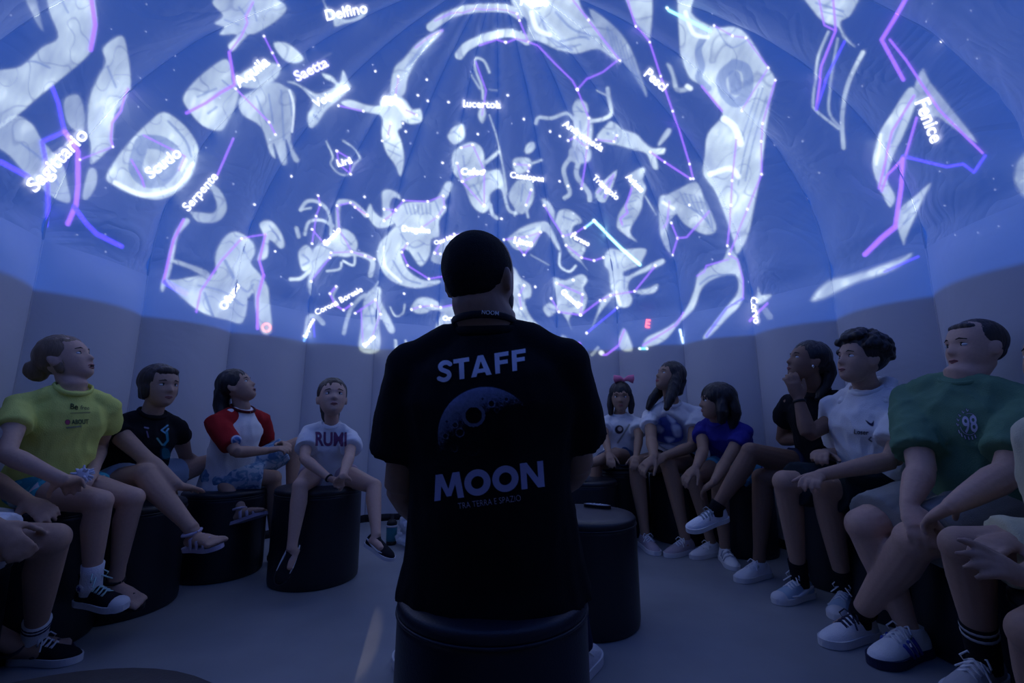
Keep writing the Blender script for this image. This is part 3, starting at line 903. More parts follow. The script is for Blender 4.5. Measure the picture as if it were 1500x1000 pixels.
UPZ = Vector((0, 0, 1))
def camo_mat(n, a, b, c, scale):
    m, nt, bs = node_mat('cloth_' + n)
    tc = nt.nodes.new('ShaderNodeTexCoord'); nz = nt.nodes.new('ShaderNodeTexNoise'); nz.inputs['Scale'].default_value = scale; nz.inputs['Detail'].default_value = 1.5; nz.inputs['Distortion'].default_value = .8
    cr = nt.nodes.new('ShaderNodeValToRGB'); cr.color_ramp.interpolation = 'CONSTANT'
    cr.color_ramp.elements[0].color = (*a, 1); cr.color_ramp.elements[1].color = (*b, 1); cr.color_ramp.elements[1].position = .52
    e = cr.color_ramp.elements.new(.44); e.color = (*c, 1)
    nt.links.new(tc.outputs['Object'], nz.inputs['Vector']); nt.links.new(nz.outputs['Fac'], cr.inputs[0]); nt.links.new(cr.outputs[0], bs.inputs['Base Color'])
    bs.inputs['Roughness'].default_value = .85
    return m
# ---- the staff member in the middle
p = person('man in black staff t-shirt sitting with his back turned on a navy pouf', 1.78, SK['mid'], (722, 800, 1.10), (714, 484, 1.09), 3, (706, 412, 1.10), .230, (26, 10), {
    'L': [(588, 712, False), (640, 780, False), {'n': Vector((-.3, 0, 1)), 'thumb': 1}],
    'R': [(846, 680, False), (800, 730, False), {'n': Vector((.3, 0, 1)), 'thumb': -1}]},
    {'L': [(650, 800, False), (608, 956, 'F'), Vector((-.42, 1, 0))], 'R': [(806, 792, False), (842, 954, 'F'), Vector((.52, 1, 0))]},
    adult=True, build=1.08, voxel=.0065)
STAFF = p
p.shirt = shirt(p, BLACK, sleeve=.70, loose=1.20, hem=.10, fold=.006, sleeve_r=1.62, seed=3, voxel=.010, hem_w=1.10, fr=7, rise=-.016, collar=1.08)
p.shirt['label'] = 'black cotton t-shirt with STAFF, a moon and lettering on the back'
trousers(p, cloth('navy_jeans', (.014, .022, .06)))
hair_cap(p, mat('hair_buzz', (.022, .018, .018), .75, .2, bump=.8, scale=420, var=.4), c=(0, -.085, .125), r=(.353, .408, .390), fold=.0010, fr=120, voxel=.005,
         ells=[((0, -.20, -.04), (.285, .235, .20))])
hair_cap(p, hairm('beard', (.020, .014, .012)), name='beard', c=(0, .185, -.35), r=(.215, .185, .165), fold=.002, fr=90, voxel=.005, ells=[((.24, .10, -.20), (.05, .09, .16)), ((-.24, .10, -.20), (.05, .09, .16))])
for q in 'LR': shoe(p, q, mat('grey_white_knit', (.62, .62, .66), .8, bump=.4, scale=200, var=.2), RUBW, flat=True, lace=WHITE)
# lanyard round the neck
LY = MB(); lp = []
nb_ = p.M @ Vector((0, -.10, -.22)); nc_ = p.neck.lerp(nb_, .38)
for i in range(17):
    a = math.radians(-120 + 240 * i / 16)
    lp.append(nc_ + p.up * (.010 - .040 * (1 - math.cos(a)) * .5) + p.s2 * math.sin(a) * .076 - p.front * math.cos(a) * .076)
lp = [lp[0] + p.front * .09 - p.up * .20] + lp + [lp[-1] + p.front * .09 - p.up * .20]
LY.tube(lp, [(.0085, .0022)] * len(lp), side=p.up, seg=8)
LAN = LY.build('lanyard', mat('lanyard_black', (.012, .012, .016), .6), p.root)

# ---- left side of the ring
p = person('girl in yellow t-shirt with a hair bun gazing up beside the black t-shirt child', 1.42, SK['fair'], (66, 712, 1.82), (106, 570, 1.82), 122, (101, 527, 1.84), .195, (78, 26), {
    'R': [(8, 664, True), (92, 703, True, 1.1), {'dir': (124, 708, 1.74), 'n': Vector((-.2, -.4, 1)), 'thumb': -1, 'curl': (30, 35, 35, 40)}],
    'L': [(146, 656, False), (136, 690, True), {'dir': (116, 708, 1.72), 'n': Vector((.5, -.4, .6)), 'thumb': 1, 'curl': (35, 40, 40, 45)}]},
    {'R': [(146, 735, 'D', 1.68), (133, 858, 'D', 1.69), Vector((.97, -.22, -.02))], 'L': [(194, 730, 'D', 1.82), (170, 846, 'D', 1.82), Vector((.9, -.1, -.25))]}, barefoot='L', mouth=.03, build=.92)
YEL = p
p.shirt = shirt(p, cloth('yellow', (.76, .80, .20)), sleeve=.50, seed=11, fold=.008, sleeve_r=1.5, loose=1.15)
shorts(p, camo_mat('camo', (.02, .26, .34), (.60, .66, .68), (.05, .40, .48), 16), ln=.42); p.shorts = p.root.children[-1]
hair_cap(p, HL, tubes=[([(0, -.40, .08), (0, -.55, .02), (0, -.62, -.10)], [.20, .20, .14])], ells=[((0, -.58, .02), (.21, .19, .23)), ((.27, -.05, -.10), (.06, .10, .22)), ((-.27, -.05, -.10), (.06, .10, .22))], fold=.004)
s_ = MB(); s_.tube([p.M @ Vector((q * .0 + .30, .06, .20 - i * .12)) for q in (1,) for i in range(4)], [.012 * p.hh, .016 * p.hh, .016 * p.hh, .008 * p.hh], seg=6); s_.build('hair_strand', hairm('blond', (.42, .30, .17)), p.root)
shoe(p, 'R', cloth('canvas_black', (.014, .014, .018)), RUBW, high=.055, lace=cloth('mint_lace', (.5, .75, .70)), toecap=RUBW, sock=WHITE, sock_h=.085, patch=(RUBW, mat('star_blue', (.03, .05, .20))), label='black canvas high-top with mint laces')
sandal(p, 'L', mat('black_strap', (.02, .018, .018), .5), straps=2)

p = person('child in black t-shirt and pale denim shorts with legs stretched over a pouf', 1.42, SK['mid'], (184, 710, 2.16), (222, 606, 2.18), 118, (236, 566, 2.18), .200, (112, 4), {
    'R': [(214, 672, True), (262, 712, True, 1.05), {'dir': (300, 718, 2.10), 'n': Vector((0, -.2, 1)), 'thumb': -1, 'curl': (8, 8, 8, 10), 'spread': 9}],
    'L': [(272, 668, False), (300, 690, False), {'n': UPZ, 'thumb': 1}]},
    {'R': [(212, 694, True), (282, 776, True), (316, 774, True)], 'L': [(304, 678, False), (352, 742, True), (388, 730, True)]}, barefoot='LR', cap_eyes=.9)
TEEB = p
p.shirt = shirt(p, BLACK, sleeve=.30, seed=23, sleeve_r=1.35)
shorts(p, cloth('pale_denim', (.30, .38, .48)), ln=.50, r=1.25)
hair_cap(p, HD, c=(0, -.13, .15), r=(.40, .45, .42), tubes=[([(0, -.38, .05), (0, -.40, -.25)], [(.28, .14), (.24, .10)])], ells=[((.30, -.08, -.06), (.09, .20, .24)), ((-.30, -.08, -.06), (.09, .20, .24)), ((.0, .19, .34), (.26, .14, .12))])
sandal(p, 'R', mat('lilac_strap', (.45, .40, .52), .5), straps=3); sandal(p, 'L', mat('lilac_strap', (.45, .40, .52), .5), straps=3)

p = person('long haired girl in white and red raglan t-shirt looking up', 1.36, SK['mid'], (334, 696, 2.60), (354, 601, 2.62), 112, (350, 566, 2.62), .20, (82, 30), {
    'R': [(346, 662, True), (392, 660, False), {'dir': (412, 656, 2.6), 'n': Vector((.2, -.3, 1)), 'thumb': -1}],
    'L': [(392, 652, False), (412, 650, True), {'n': Vector((.5, 0, 1)), 'thumb': 1}]},
    {'R': [(410, 700, True, .85), (404, 806, 'F'), Vector((.8, -.5, -.2))], 'L': [(436, 650, False), (424, 740, False), Vector((.9, -.1, -.3))]}, mouth=.015)
RAG = p
p.shirt = shirt(p, WHITE, sleeve=.2, seed=31)
# red raglan sleeves and neck band
def raglan(p, m):
    k, kb = p.k, p.k * p.b
    for q in 'LR':
        B = MB(); S, E_ = p.sh[q], p.el[q]; e = S.lerp(E_, .80)
        B.tube([p.neck.lerp(S, .25) + p.up * .005, p.neck.lerp(S, .62) - p.up * .02 * k, S, S.lerp(E_, .45), e], [.058 * kb, .082 * kb, .078 * kb, .072 * kb, .066 * kb], seg=16, cap=.1)
        me = remesh(B, .008, 5); wrinkle(me, .006, 12, 3.3); o = link_mesh('sleeve', me, m, p.shirt); o['label'] = 'red raglan sleeve'
RED = cloth('red', (.36, .018, .022)); raglan(p, RED)
n_ = MB(); n_.tube([p.neck + p.up * .016 + p.s2 * math.sin(a) * .062 + p.front * (math.cos(a) * .060 + .006) - p.up * .012 * math.cos(a) for a in [2 * math.pi * i / 24 for i in range(25)]], [.008] * 25, seg=8, cap=False)
n_.build('neck_band', cloth('maroon', (.10, .012, .016)), p.shirt)
p.shorts = shorts(p, camo_mat('blue_floral', (.10, .22, .40), (.46, .56, .66), (.20, .36, .52), 26), ln=.80, r=1.28)
hair_cap(p, HB, c=(0, -.115, .17), r=(.39, .445, .42), tubes=[([(0, -.42, .10), (0, -.62, -.25), (0.05, -.72, -.70), (.05, -.74, -1.05)], [(.30, .2), (.30, .20), (.26, .16), (.14, .08)])])
shoe(p, 'R', cloth('dark_shoe', (.03, .03, .035)), RUBB)
shoe(p, 'L', cloth('dark_shoe', (.03, .03, .035)), RUBB)

p = person('small girl in white lettered t-shirt with clasped hands on her own pouf', 1.20, SK['fair'], (478, 692, 2.55), (485, 622, 2.50), 172, (487, 583, 2.48), .212, (152, 20), {
    'R': [(446, 672, True), (482, 700, True, 1.1), {'dir': (498, 706, 2.28), 'n': Vector((-.2, -.6, .8)), 'thumb': -1, 'curl': (45, 45, 45, 45)}],
    'L': [(512, 668, True), (502, 698, True, 1.1), {'dir': (490, 707, 2.27), 'n': Vector((.3, -.6, .8)), 'thumb': 1, 'curl': (45, 45, 45, 45)}]},
    {'R': [(440, 712, True), (427, 806, True), Vector((-.12, -.62, -.78))], 'L': [(548, 712, True, 1.05), (551, 786, True), Vector((.80, -.50, -.25))]}, mouth=0)
RUMI = p
p.shirt = shirt(p, WHITE, sleeve=.62, seed=41, sleeve_r=1.75, hem=.05)
shorts(p, cloth('pink_shorts', (.55, .42, .46)), ln=.36)
hair_cap(p, HD, c=(0, -.105, .175), r=(.375, .435, .415), tubes=[([(0, -.40, .10), (0, -.42, -.20), (-.02, -.36, -.50)], [(.26, .15), (.25, .13), (.20, .07)])])
for q in 'RL': shoe(p, q, cloth('puma_black', (.016, .016, .020)), RUBW if q == 'L' else RUBB, stripe=RUBW, stripe_kind='curve', sole_h=.022, up=(Vector((.25, -.75, .6)) if q == 'R' else UPZ), label='black trainer with a white curved stripe')
w_ = MB(); d_ = (p.wr['R'] - p.el['R']).normalized(); w_.tube([p.wr['R'] - d_ * .004, p.wr['R'] + d_ * .004], [.026 * p.k + .002] * 2, seg=14, cap=.05); w_.build('wristband', RUBB, p.root)

# ---- far right of the ring
p = person('small girl with a pink hair bow sitting at the far wall', 1.32, SK['tan'], (908, 672, 3.50), (908, 607, 3.46), 188, (909, 582, 3.44), .212, (194, 0), {
    'R': [(886, 640, True), (892, 664, True), {'n': Vector((0, -.5, 1)), 'thumb': -1}],
    'L': [(936, 642, True), (932, 668, True), {'n': Vector((0, -.5, 1)), 'thumb': 1}]},
    {'L': [(902, 664, True), (858, 682, True), (842, 686, True)], 'R': [(874, 680, True), (868, 750, False), Vector((-.4, -.9, -.1))]})
BOW = p
p.shirt = shirt(p, WHITE, sleeve=.55, seed=51, sleeve_r=1.7)
shorts(p, cloth('dark_denim', (.05, .09, .18)), ln=.5)
hair_cap(p, HB, c=(0, -.10, .17), r=(.40, .44, .42), tubes=[([(.30, -.05, .1), (.36, -.04, -.25), (.36, .0, -.60)], [.13, .13, .08]), ([(-.30, -.05, .1), (-.36, -.04, -.25), (-.34, .0, -.55)], [.13, .13, .08])])
b_ = MB(); c_ = p.M @ Vector((-.14, .02, .62))
for sg in (-1, 1): b_.tube([c_, c_ + p.hx * sg * .03 + p.hz * .012, c_ + p.hx * sg * .07 + p.hz * .006], [.008, .022, .034], seg=12, cap=.4)
b_.ell(c_, (.014, .014, .014)); b_.build('hair_bow', cloth('pink', (.75, .22, .38)), p.root)
for q in 'LR': shoe(p, q, cloth('navy_shoe', (.05, .08, .2)), RUBW, stripe=RUBW)

p = person('long haired girl in blue patterned white t-shirt with hands clasped between her knees', 1.64, SK['tan'], (994, 676, 3.30), (984, 592, 3.26), 196, (979, 552, 3.24), .220, (-104, 24), {
    'R': [(954, 644, True), (958, 670, True), {'dir': (942, 684, 2.82), 'n': Vector((-.4, -.5, .8)), 'thumb': -1, 'curl': (40, 40, 40, 40)}],
    'L': [(1014, 654, True), (972, 668, True, 1.1), {'dir': (948, 682, 2.84), 'n': Vector((.3, -.5, .8)), 'thumb': 1, 'curl': (40, 40, 40, 40)}]},
    {'R': [(932, 678, True, .95), (945, 782, 'F'), Vector((.1, -1, -.1))], 'L': [(978, 678, True, .95), (1004, 789, 'F'), Vector((-.85, -.5, -.1))]}, lip=(.42, .10, .13))
LONG = p
p.shirt = shirt(p, WHITE, sleeve=.5, seed=61, sleeve_r=1.6)
shorts(p, BLACK, ln=.35)
hair_cap(p, HB, c=(0, -.115, .17), r=(.39, .445, .42), tubes=[([(.26, -.10, .10), (.36, -.10, -.35), (.46, .02, -.80), (.48, .06, -1.15)], [(.15, .2), (.16, .2), (.15, .16), (.08, .08)]), ([(-.26, -.10, .10), (-.36, -.10, -.35), (-.44, -.05, -.80), (-.50, .0, -1.15)], [(.15, .2), (.17, .2), (.16, .16), (.08, .08)]), ([(0, -.42, .10), (0, -.44, -.4)], [(.3, .16), (.3, .14)])])
for q in 'LR': shoe(p, q, cloth('rose_shoe', (.42, .36, .40)), RUBW, lace=WHITE, flat=True)

p = person('dark haired girl in royal blue top leaning on her neighbour with the patterned t-shirt', 1.52, SK['tan'], (1078, 684, 3.00), (1052, 616, 2.94), -122, (1046, 588, 2.92), .220, (-82, 4), {
    'L': [(1062, 678, True), (1046, 706, True), {'dir': (1034, 714, 2.6), 'n': Vector((0, -.5, 1)), 'thumb': 1, 'curl': (30, 30, 30, 35)}],
    'R': [(1030, 660, True), (1020, 684, True), {'dir': (1010, 694, 2.66), 'n': Vector((-.2, -.4, 1)), 'thumb': -1, 'curl': (30, 30, 30, 35)}]},
    {'R': [(1014, 698, True), (1042, 794, 'F'), Vector((-.9, -.4, -.1))], 'L': [(1054, 712, True), (1062, 802, 'F'), Vector((-.15, -1, -.1))]}, bend=Vector((.03, .03, .02)), faces=True)
LEAN = p
p.shirt = shirt(p, cloth('royal_blue', (.030, .030, .26)), sleeve=.45, seed=71)
shorts(p, cloth('turquoise', (.10, .34, .50)), ln=.45)
hair_cap(p, HB, c=(0, -.15, .15), r=(.42, .50, .44), tubes=[([(0, -.42, .1), (-.05, -.50, -.3), (-.05, -.46, -.75)], [(.36, .22), (.36, .22), (.22, .12)]), ([(-.28, -.1, .1), (-.36, -.12, -.30), (-.36, -.1, -.6)], [.14, .17, .10])])
shoe(p, 'R', WHITE, RUBW, flat=True, lace=WHITE); shoe(p, 'L', WHITE, RUBW, flat=True, stripe=cloth('grey_velcro', (.42, .45, .52)), stripe_kind='velcro')

p = person('girl in black t-shirt holding her hand over her mouth with legs crossed', 1.58, SK['dark'], (1220, 692, 2.43), (1196, 574, 2.38), -118, (1180, 530, 2.36), .212, (-84, 20), {
    'R': [(1146, 644, False), (1192, 640, True), {'n': Vector((0, -.5, 1)), 'thumb': -1, 'curl': (40, 40, 40, 40)}],
    'L': [(1184, 636, 'D', 2.18), (1170, 584, 'D', 2.25), {'dir': (1157, 546, 2.285), 'n': Vector((-.35, -.9, .2)), 'thumb': 1, 'curl': (30, 32, 34, 40), 'tout': 35}]},
    {'R': [(1100, 662, True, 1.05), (1046, 748, True, .95), (1010, 758, True)], 'L': [(1116, 700, True, 1.05), (1112, 822, 'F'), Vector((-.9, -.4, -.05))]})
TEEG = p
p.shirt = shirt(p, BLACK, sleeve=.48, seed=81, sleeve_r=1.6)
shorts(p, cloth('navy_shorts', (.018, .022, .05)), ln=.42)
hair_cap(p, HB, c=(0, -.12, .17), r=(.375, .44, .42), tubes=[([(0, -.42, .12), (0, -.56, -.1), (0, -.54, -.45), (0, -.46, -.8)], [(.28, .18), (.24, .16), (.20, .12), (.10, .06)])])
shoe(p, 'R', WHITE, RUBW, lace=cloth('grey_lace', (.35, .40, .42)), sock=BLACK, sock_h=.04); shoe(p, 'L', WHITE, RUBW, flat=True, lace=WHITE)
w_ = MB(); d_ = (p.wr['L'] - p.el['L']).normalized(); w_.tube([p.wr['L'] - d_ * .02, p.wr['L'] - d_ * .008], [.028 * p.k + .003] * 2, seg=14, cap=.05); w_.build('wristband', RUBB, p.root)
e_ = MB(); e_.ell(p.M @ Vector((-.37, -.02, -.15)), (.006, .006, .009)); e_.build('earring', mat('silver', (.7, .7, .7), .2, metal=1.0), p.root)

p = person('curly haired boy in white hooded t-shirt gazing up', 1.62, SK['mid'], (1300, 722, 2.06), (1270, 572, 2.08), -116, (1257, 528, 2.06), .215, (-93, 14), {
    'L': [(1306, 674, True), (1200, 696, True, 1.12), {'dir': (1164, 714, 1.72), 'n': Vector((-.2, -.4, 1)), 'thumb': 1, 'curl': (25, 30, 35, 40)}],
    'R': [(1240, 668, False), (1208, 664, True), {'dir': (1185, 660, 1.95), 'n': Vector((-.2, -.2, 1)), 'thumb': -1, 'curl': (40, 45, 45, 50)}]},
    {'L': [(1206, 714, True, .95), (1238, 862, 'F'), Vector((-.75, -.65, -.05))], 'R': [(1150, 706, True, 1.05), (1172, 848, 'F'), Vector((-.92, -.4, -.05))]})
CURL = p
p.shirt = shirt(p, WHITE, sleeve=.72, seed=91, sleeve_r=1.85, loose=1.25, fold=.011, hem=.10)
B = MB(); B.tube([p.neck - p.up * .05 + p.front * .05 - p.s2 * .09, p.neck - p.front * .055 - p.s2 * .075 + p.up * .02, p.neck - p.front * .10 + p.up * .0, p.neck - p.front * .055 + p.s2 * .075 + p.up * .02, p.neck - p.up * .05 + p.front * .05 + p.s2 * .09], [(.02, .02), (.035, .03), (.05, .04), (.035, .03), (.02, .02)], seg=14)
me = remesh(B, .008, 5); wrinkle(me, .008, 14, 2); link_mesh('hood', me, WHITE, p.shirt)
shorts(p, cloth('dark_teal', (.014, .024, .032)), ln=.88, r=1.30)
rnd = random.Random(5); els = []
for i in range(150):
    a = rnd.uniform(0, 2 * math.pi); zz = rnd.uniform(-.05, 1.0); rr_ = math.sqrt(max(0, 1 - zz * zz))
    d = Vector((rr_ * math.cos(a) * .43, rr_ * math.sin(a) * .48 - .10, zz * .47 + .20))
    if d.y > .22 and d.z < .36: continue
    if d.z < .16 and d.y > .02: continue
    q_ = rnd.uniform(.055, .095); els.append((tuple(d), (q_, q_, q_)))
hair_cap(p, HB, c=(0, -.13, .20), r=(.40, .44, .42), ells=els, fold=.003, fr=60, voxel=.0055, it=2)
for q in 'LR': shoe(p, q, mat('pale_blue_leather', (.36, .48, .62), .6), RUBW, high=.028, flat=True, lace=WHITE, stripe=mat('white_leather', (.7, .7, .73), .6), stripe_kind='curve', toecap=mat('white_leather', (.7, .7, .73), .6), sock=BLACK, sock_h=.10, label='pale blue and white high-top trainer')

p = person('heavy set boy in green t-shirt and grey shorts gazing up beside the curly haired boy', 1.58, SK['fair'], (1426, 738, 1.70), (1410, 558, 1.70), -112, (1424, 510, 1.72), .214, (-88, 8), {
    'L': [(1478, 692, True, 1.05), (1392, 742, True, 1.1), {'dir': (1356, 762, 1.48), 'n': Vector((-.2, -.4, 1)), 'thumb': 1, 'curl': (25, 28, 30, 34), 'spread': 8}],
    'R': [(1350, 688, 'D', 1.64), (1330, 740, 'D', 1.56), {'dir': (1344, 772, 1.50), 'n': Vector((-.3, -.2, 1)), 'thumb': -1, 'curl': (30, 35, 35, 40)}]},
    {'L': [(1340, 792, True, 1.05), (1258, 902, 'F'), Vector((-.92, -.3, -.06))], 'R': [(1266, 770, True), (1332, 924, 'F'), Vector((-.9, -.35, -.1))]}, build=1.22)
GRN = p
p.shirt = shirt(p, cloth('green', (.12, .24, .15)), sleeve=.78, seed=101, sleeve_r=1.55, loose=1.12, fold=.009)
shorts(p, cloth('grey_beige', (.30, .30, .28)), ln=.86, r=1.18)
hair_cap(p, hairm('brown_short', (.03, .02, .016)), c=(0, -.11, .17), r=(.355, .415, .375), fold=.0015, fr=110, voxel=.005, ells=[((0, .17, .34), (.24, .13, .09)), ((0, -.30, .0), (.26, .16, .2))])
shoe(p, 'L', WHITE, RUBW, flat=True, lace=cloth('dark_lace', (.05, .05, .08)), sock=BLACK, sock_h=.05, L=.27)
shoe(p, 'R', WHITE, mat('navy_rubber', (.02, .025, .07), .6), flat=True, stripe=mat('blue_stripe', (.03, .06, .35), .5), L=.29, lace=WHITE)

# ---- people cut by the frame
p = person('person in pale t-shirt at the end of the row with clasped hands', 1.58, SK['mid'], (1652, 832, 1.07), (1652, 600, 1.11), -105, (1556, 528, 1.22), .208, (-88, 12), {
    'L': [(1600, 800, 'D', 1.12), (1500, 846, 'D', 1.04), {'dir': (1420, 806, 1.02), 'n': Vector((0, -.75, .65)), 'thumb': 1, 'curl': (10, 22, 30, 36), 'spread': 7}],
    'R': [(1570, 770, 'D', 1.24), (1484, 790, 'D', 1.16), {'dir': (1408, 812, 1.10), 'n': Vector((-.2, -.3, 1)), 'thumb': -1, 'curl': (6, 16, 28, 36)}]},
    {'R': [(1410, 800, 'D', 1.22), (1442, 962, 'D', 1.26), Vector((-.85, -.35, -.1))], 'L': [(1520, 930, 'D', .98), (1545, 1130, 'D', 1.05), Vector((-.9, -.3, -.1))]})
EDGE = p
p.shirt = shirt(p, cloth('pale_cream', (.66, .62, .44)), sleeve=.75, seed=111, sleeve_r=1.7)
shorts(p, cloth('cream_shorts', (.62, .58, .38)), ln=.66)
hair_cap(p, HD)
shoe(p, 'R', cloth('grey_mesh', (.45, .45, .48)), RUBW, lace=WHITE, sock=BLACK, sock_h=.11, sock_band=cloth('band_white', (.5, .5, .5)))
shoe(p, 'L', cloth('grey_mesh', (.45, .45, .48)), RUBW, lace=WHITE, sock=BLACK, sock_h=.11)

p = person('person in white shorts and white socks at the row end beside the yellow t-shirt girl', 1.50, SK['mid'], (-120, 790, 1.38), (-130, 600, 1.38), 100, (-115, 535, 1.40), .21, (85, 15), {
    'R': [(-60, 760, True), (-6, 770, True), {'dir': (28, 806, 1.32), 'n': Vector((.1, -.6, .7)), 'thumb': -1, 'curl': (40, 40, 40, 45)}],
    'L': [(-20, 700, False), (40, 735, True, 1.1), {'dir': (90, 758, 1.5), 'n': Vector((0, -.4, 1)), 'thumb': 1, 'curl': (15, 20, 30, 35)}]},
    {'R': [(76, 790, True, 1.05), (50, 934, 'F'), Vector((.95, .0, 0))], 'L': [(30, 780, False), (-40, 915, 'F'), Vector((.9, .2, -.1))]}, voxel=.007)
PA = p
p.shirt = shirt(p, cloth('grey_tee', (.25, .25, .28)), seed=121); shorts(p, WHITE, ln=.72)
hair_cap(p, HD)
shoe(p, 'R', cloth('canvas_black', (.014, .014, .018)), RUBW, lace=WHITE, sock=WHITE, sock_h=.10, flat=True, sock_band=cloth('navy_band', (.03, .03, .08))); shoe(p, 'L', cloth('canvas_black', (.014, .014, .018)), RUBW, lace=WHITE, flat=True, sock=WHITE)

p = person('person with a dark sandal stretching a bare leg out beside the empty pouf', 1.48, SK['mid'], (-400, 870, .90), (-400, 590, .90), 60, (-380, 500, .92), .21, (70, 10), {
    'R': [(-380, 780, True), (-300, 820, True), {}], 'L': [(-300, 760, False), (-230, 800, False), {}]},
    {'L': [(-190, 840, False), (20, 944, 'F'), Vector((1, .1, 0))], 'R': [(-240, 900, True), (-230, 1180, 'F'), Vector((.7, .7, -.1))]}, barefoot='LR', faces=False, voxel=.009)
PB = p
p.shirt = shirt(p, cloth('grey_tee', (.25, .25, .28)), seed=131); shorts(p, cloth('dark_denim', (.05, .09, .18)), ln=.5); hair_cap(p, HB)
for q in 'LR': sandal(p, q, mat('navy_strap', (.02, .024, .05), .5), straps=2)
# ------------------------------------------------------------------ seats
def under(p, r=.225, h=.43, dx=0, dy=0): return p.pel.x + dx, p.pel.y + dy
SEAT = [(STAFF, 'navy pouf under the man in the staff t-shirt', POUF_BLUE, .228, 0, .02),
        (YEL, 'black pouf under the yellow t-shirt girl', None, .21, 0, 0), (TEEB, 'black pouf under the child in pale denim shorts', None, .225, 0.05, -.02),
        (RAG, 'black pouf under the girl in the raglan t-shirt', None, .215, 0, 0), (RUMI, 'black pouf under the girl in the white lettered t-shirt', None, .225, -.02, -.03),
        (BOW, 'black pouf under the girl with the pink bow', None, .21, 0, 0), (LONG, 'black pouf under the girl with clasped hands and very long hair', None, .21, 0, 0),
        (LEAN, 'black pouf under the leaning girl in royal blue', None, .21, 0, 0), (TEEG, 'black pouf under the girl covering her mouth', None, .21, 0, 0),
        (CURL, 'black pouf under the curly haired boy', None, .21, 0, 0), (GRN, 'black pouf under the boy in the green t-shirt', None, .215, 0, 0),
        (EDGE, 'black pouf under the person with clasped hands at the row end', None, .21, 0, 0), (PA, 'black pouf under the person in white shorts', None, .21, 0, 0), (PB, 'black pouf under the person with the stretched leg', None, .19, 0, 0)]
for p, lab, m_, r, dx, dy in SEAT:
    h = p.pel.z - .088 * p.k * p.b
    pouf(p.pel.x + dx, p.pel.y + dy, r, h, lab, m_)
pouf(0.315, 2.10, .225, .43, 'black pouf holding the remote control beside the staff man', POUF_M)
pouf(0.50, 3.25, .22, .43, 'empty black pouf behind the pouf with the remote', POUF_M)
pouf(-.65, .55, .33, .42, 'empty dark pouf in front of the stretched sandalled foot', POUF_M)
